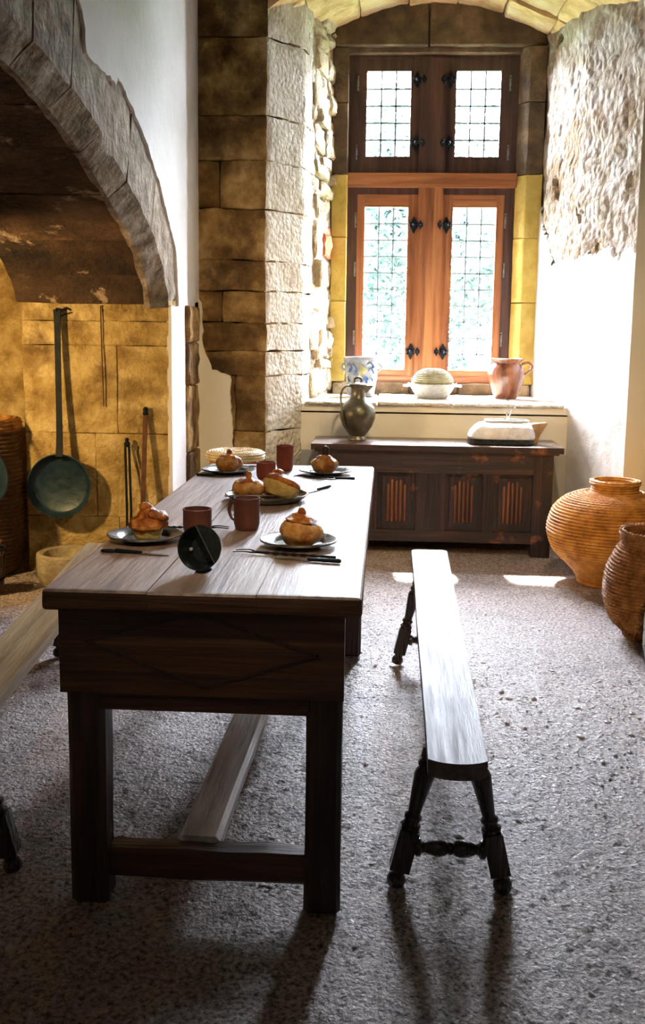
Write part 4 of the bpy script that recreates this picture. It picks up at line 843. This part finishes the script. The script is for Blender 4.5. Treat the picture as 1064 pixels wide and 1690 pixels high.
def lumpy(prof, seg, seed, amp, lobes=0, lobe_amp=0.0, mtx=None, freq=22.0):
    """a risen, hand-shaped lump: noise at two scales plus soft lobes round the side"""
    bm = bmesh.new(); P = [(p.x, p.y) for p in smooth_pts([(r, z, 0) for r, z in prof], 5*len(prof))]
    lathe(P, seg, bm, None, (lambda r, z, a, i: r*(1+lobe_amp*math.sin(lobes*a+seed+z*60))) if lobes else None); bm.normal_update(); so = Vector((seed*2.7, seed*1.3, seed))
    for v in bm.verts: v.co += v.normal*amp*(noise.noise(v.co*freq+so)*1.4+0.7*noise.noise(v.co*freq*2.6+so)+0.4*noise.noise(v.co*freq*6+so))
    zmin = min(v.co.z for v in bm.verts)
    if zmin < 0 and mtx is None:
        for v in bm.verts: v.co.z = max(0.0, v.co.z)
    if mtx is not None: bmesh.ops.transform(bm, matrix=mtx, verts=bm.verts)
    return bm
def brioche(label, x, y, z, s, seed, rz=0.0):     # puffed bread: pale base, overhanging ridged crust, knob
    t = thing('bread', label, 'bread', (x, y, z), rz, 'breads on the table')
    obj('base', lumpy([(0.004, 0.0), (0.026*s, 0.001), (0.035*s, 0.010), (0.037*s, 0.022), (0.034*s, 0.036*s)], 40, seed, 0.003, 7, 0.05), m_crumb, t, smooth=True)
    cr = obj('crust', lumpy([(0.032*s, 0.026*s), (0.046*s, 0.030*s), (0.049*s, 0.040*s), (0.043*s, 0.052*s), (0.031*s, 0.060*s), (0.029*s, 0.063*s), (0.025*s, 0.072*s), (0.016*s, 0.080*s), (0.004, 0.084*s)], 56, seed+1, 0.0050, 5, 0.06), m_crust, t, smooth=True)
    obj('twist', lumpy([(0.018*s, 0.058*s), (0.026*s, 0.063*s), (0.025*s, 0.072*s), (0.015*s, 0.078*s), (0.004, 0.079*s)], 32, seed+2, 0.004, 3, 0.12, Matrix.Translation((0.010, -0.010, 0.0)) @ Matrix.Rotation(0.3, 4, 'Y')), m_crust, cr, smooth=True)
    obj('knob', lumpy([(0.012*s, 0.076*s), (0.016*s, 0.082*s), (0.012*s, 0.089*s), (0.003, 0.092*s)], 24, seed+5, 0.003, 2, 0.12, Matrix.Translation((-0.005, 0, 0)), 40), m_crust, cr, smooth=True)
    return t
def lidded_bun(label, x, y, z, s, seed, knob=None, lid=True, rz=0.0, kh=1.0):
    t = thing('bread', label, 'bread', (x, y, z), rz, 'breads on the table')
    obj('bun', lumpy([(0.004, 0.0), (0.032*s, 0.0005), (0.046*s, 0.012*s), (0.055*s, 0.028*s), (0.054*s, 0.040*s), (0.045*s, 0.053*s), (0.030*s, 0.060*s), (0.004, 0.062*s)], 56, seed, 0.0042, 5, 0.018), m_bun, t, smooth=True)
    mt = Matrix.Translation((-0.003, 0.002, 0)) @ Matrix.Rotation(0.10, 4, 'Y') @ Matrix.Rotation(0.06, 4, 'X')
    if lid: cap = obj('cap', lumpy([(0.018*s, 0.0640*s), (0.037*s, 0.0630*s), (0.040*s, 0.0655*s), (0.029*s, 0.071*s), (0.016*s, 0.078*s), (0.003, 0.079*s)], 48, seed+3, 0.0030, 4, 0.06, mt, 34), m_crust, t, smooth=True)
    else: cap = obj('cap', lumpy([(0.028*s, 0.054*s), (0.034*s, 0.059*s), (0.024*s, 0.0665*s), (0.012*s, 0.070*s), (0.003, 0.071*s)], 48, seed+3, 0.0050, 5, 0.16, mt, 34), m_crust, t, smooth=True)
    kr = 1.35 if knob else 1.0
    obj('knob', lumpy([(0.007*s*kr, 0.066*s), (0.010*s*kr, 0.074*s), (0.010*s*kr, (0.074+0.010*kh)*s), (0.006*s*kr, (0.074+0.017*kh)*s), (0.002, (0.074+0.019*kh)*s)], 20, seed+4, 0.0012, 2, 0.08, Matrix.Translation((0.003, 0, 0)), 60), knob or m_crust, cap, smooth=True)
    return t
PT = TZ+0.0062
plate('wavy-edged pewter plate at the near left of the table', -0.612, 2.585, 0.096, sides=1)
brioche('puffed golden bread with an orange crust, nearest on the left', -0.603, 2.575, PT, 1.0, 3)
plate('round pewter plate at the near right of the table', -0.212, 2.565, 0.098)
lidded_bun('round brown bun with a cut cap, nearest on the right', -0.207, 2.550, PT, 1.02, 11)
plate('round pewter plate at the far left of the table', -0.592, 3.87, 0.102)
lidded_bun('orange bun with a crusty knob at the far left of the table', -0.590, 3.87, PT, 0.92, 17, lid=False)
plate('round pewter plate at the far right of the table', -0.221, 3.895, 0.102)
lidded_bun('pale bun with a dark upright stopper at the far right', -0.226, 3.90, PT, 0.93, 23, knob=m_darkknob, lid=False, kh=1.9)
pt = plate('large shared platter in the middle of the table', -0.375, 3.265, 0.133, h=0.018, well=1)
lidded_bun('large brown bun with a knob, left on the shared platter', -0.434, 3.250, TZ+0.0068, 0.94, 31, lid=False)
lidded_bun('orange bun with a knob, behind the others on the platter', -0.358, 3.338, TZ+0.0068, 0.90, 37, lid=False)
# broken bread leaning on its side, yellow crumb to the viewer
t = thing('bread', 'broken bread showing yellow crumb, right on the shared platter', 'bread', (-0.322, 3.222, TZ+0.0085), 0, 'breads on the table')
mt = Matrix.Translation((0, 0, 0.042)) @ Matrix.Rotation(0.35, 4, 'Y') @ Matrix.Rotation(-0.25, 4, 'X') @ Matrix.Diagonal((1.12, 0.8, 0.85, 1))
obj('crumb', blob([(0.004, -0.040), (0.034, -0.037), (0.050, -0.015), (0.052, 0.006), (0.044, 0.022), (0.004, 0.030)], 44, 41, 0.005, 34, None, mt), m_crumb, t, smooth=True)
cr = obj('crust', blob([(0.050, 0.010), (0.054, 0.016), (0.047, 0.030), (0.028, 0.042), (0.004, 0.046)], 44, 43, 0.003, 34, None, mt), m_crust, t, smooth=True)
obj('knob', blob([(0.010, 0.040), (0.014, 0.047), (0.011, 0.056), (0.002, 0.060)], 20, 44, 0.001, 60, None, mt @ Matrix.Translation((-0.02, 0.0, 0))), m_crust, cr, smooth=True)
tag(obj('bread_crumb', blob([(0.002, 0.0), (0.010, 0.001), (0.013, 0.007), (0.008, 0.013), (0.002, 0.014)], 16, 5, 0.003, 60), m_crumb, loc=(-0.380, 3.168, TZ+0.0065)), 'small torn lump of bread at the front of the platter', 'bread')
tag(obj('table_knife', B(-0.10, 0.055, -0.007, 0.007, -0.0015, 0.0015), m_pewter, loc=(-0.395, 3.165, TZ+0.0285)), 'pewter knife lying across the front of the platter', 'knife')
bpy.data.objects['table_knife'].rotation_euler = (0, 0.02, 0.30)

def mug(label, x, y, r, h, mat, handle=None):
    t = thing('mug', label, 'mug', (x, y, TZ), group='clay mugs on the table')
    obj('body', lathe([(r*0.80, 0.0), (r*0.86, 0.002), (r*0.97, h*0.18), (r, h*0.4), (r*0.98, h*0.9), (r*1.02, h*0.97), (r*1.0, h), (r*0.92, h), (r*0.90, h*0.9), (r*0.90, h*0.3), (r*0.7, h*0.10), (0.002, h*0.09)], 44), mat, t, smooth=True)
    if handle is not None:
        a = handle; c, s = math.cos(a), math.sin(a)
        obj('handle', tube(smooth_pts([(c*r*0.95, s*r*0.95, h*0.80), (c*r*1.45, s*r*1.45, h*0.76), (c*r*1.6, s*r*1.6, h*0.52), (c*r*1.35, s*r*1.35, h*0.30), (c*r*0.95, s*r*0.95, h*0.25)], 20), 0.0055, 8, flat=0.8), mat, t, smooth=True)
    return t
mug('squat brown clay cup behind the black tin bowl', -0.497, 2.70, 0.039, 0.066, m_terra)
mug('brown clay mug with a side handle in the middle of the table', -0.372, 2.765, 0.036, 0.088, m_terra, handle=2.7)
mug('short red clay mug behind the shared platter', -0.432, 3.74, 0.036, 0.062, m_terra_red)
mug('tall red clay mug at the far end of the table', -0.386, 3.98, 0.034, 0.098, m_terra_red)
# black tin bowl standing on its edge, half covered by a plate
t = thing('tin_bowl', 'black tin bowl tipped towards the viewer at the near table edge', 'bowl', (-0.408, 2.262, TZ))
mt = Matrix.Translation((0, -0.012, 0.0555)) @ Vector((-0.16, -1, 0.22)).to_track_quat('Z', 'Y').to_matrix().to_4x4() @ Matrix.Rotation(0.55, 4, 'Z')
obj('bowl', lathe([(0.012, -0.040), (0.034, -0.036), (0.046, -0.018), (0.0505, 0.004), (0.0515, 0.007), (0.0490, 0.007), (0.044, -0.016), (0.032, -0.032), (0.004, -0.034)], 52, None, mt), m_dark, t, smooth=True)
half = [(0.0495*math.cos(a), 0.0495*math.sin(a)) for a in lin(-1.25, 1.25, 20)]
bm = prism(half, 0.004, 0.007, lambda u, v, h: (u, v, h)); bmesh.ops.transform(bm, matrix=mt, verts=bm.verts); obj('half_cover', bm, m_dark, t)
bm = tube([(0.0156, -0.047, 0.0075), (0.0156, 0.047, 0.0075)], 0.0014, 6); bmesh.ops.transform(bm, matrix=mt, verts=bm.verts); obj('cover_edge_glint', bm, m_pewter, t)  # edge highlight built as a pale strip
obj('rivet', lathe([(0.0045, 0.0), (0.004, 0.003), (0.001, 0.004)], 12, None, mt @ Matrix.Translation((-0.028, 0.012, -0.026))), m_white, t, smooth=True)
obj('foot', rbox(bmesh.new(), [(0.004, 0.012, 0.018, 0.016, 0.0, 3), (0.004, 0.010, 0.016, 0.014, 0.006, 3), (0.004, 0.008, 0.012, 0.010, 0.014, 3)]), m_dark, t, smooth=True)

def fork(label, a, b, loop=False, tines=True, group='iron cutlery on the table'):
    """twisted iron fork from tine end a to handle end b, lying on the table"""
    A, Bv = Vector((a[0], a[1], 0)), Vector((b[0], b[1], 0)); d = (Bv-A); L = d.length
    t = thing('fork', label, 'fork', (a[0], a[1], TZ), math.atan2(d.y, d.x), group)
    n = 60; pts = []; rad = []
    for i in range(n+1):
        x = 0.052+(L-0.052)*i/n; pts.append((x, 0, 0.0055)); rad.append(0.0032*(1+0.28*math.sin(i*0.9)) if 10 < i < 50 else 0.0034)
    obj('handle', tube(pts, rad, 8), m_iron, t, smooth=True)
    for s in (-1, 1):
        obj('tine', tube(smooth_pts([(0.056, 0, 0.0055), (0.046, s*0.010, 0.006), (0.030, s*0.0125, 0.0075), (0.0, s*0.011, 0.0045)], 12), [0.0027-0.00013*i for i in range(13)], 6), m_iron, t, smooth=True)
    if loop: obj('loop', tube([(L+0.012+0.014*math.cos(q), 0.006*math.sin(q), 0.0045) for q in lin(0, 2*PI*15/16, 16)], 0.0025, 6, closed=True), m_iron, t)
    return t
def knife(label, a, b, loop=False):
    A, Bv = Vector((a[0], a[1], 0)), Vector((b[0], b[1], 0)); d = Bv-A; L = d.length
    t = thing('knife', label, 'knife', (a[0], a[1], TZ), math.atan2(d.y, d.x), 'iron cutlery on the table')
    bm = prism([(0, 0.0), (0.03, -0.006), (L*0.52, -0.0065), (L*0.55, 0.006), (0.02, 0.006)], 0.0005, 0.0028, lambda u, v, h: (u, v, h)); obj('blade', bm, m_pewter, t)
    obj('handle', tube([(L*0.5, 0, 0.0048), (L*0.56, 0, 0.0050), (L*0.75, 0, 0.0052), (L*0.97, 0, 0.0056), (L, 0, 0.0052)], [0.0042, 0.0042, 0.0048, 0.0056, 0.004], 8), m_iron, t, smooth=True)
    if loop: obj('loop', tube([(L+0.016+0.018*math.cos(q), 0.0075*math.sin(q), 0.0040) for q in lin(0, 2*PI*15/16, 16)], 0.0032, 6, closed=True), m_iron, t)
    return t
fork('twisted two-tined iron fork before the near right plate', (-0.362, 2.462), (-0.110, 2.412))
knife('iron knife lying in front of the near right fork', (-0.255, 2.402), (-0.096, 2.372))
knife('loop-handled iron knife before the near left plate', (-0.512, 2.402), (-0.650, 2.425), loop=True)
fork('twisted iron fork behind the near left bread', (-0.42, 2.755), (-0.605, 2.735))
knife('iron knife before the far left plate', (-0.555, 3.755), (-0.695, 3.765))
fork('iron fork behind the far left plate, tines towards the mug', (-0.488, 4.035), (-0.585, 3.995))
fork('twisted iron fork before the far right plate', (-0.335, 3.790), (-0.185, 3.775))
knife('iron knife before the far right fork', (-0.250, 3.752), (-0.105, 3.755))
knife('dark knife lying to the right behind the platter', (-0.262, 3.395), (-0.185, 3.56))
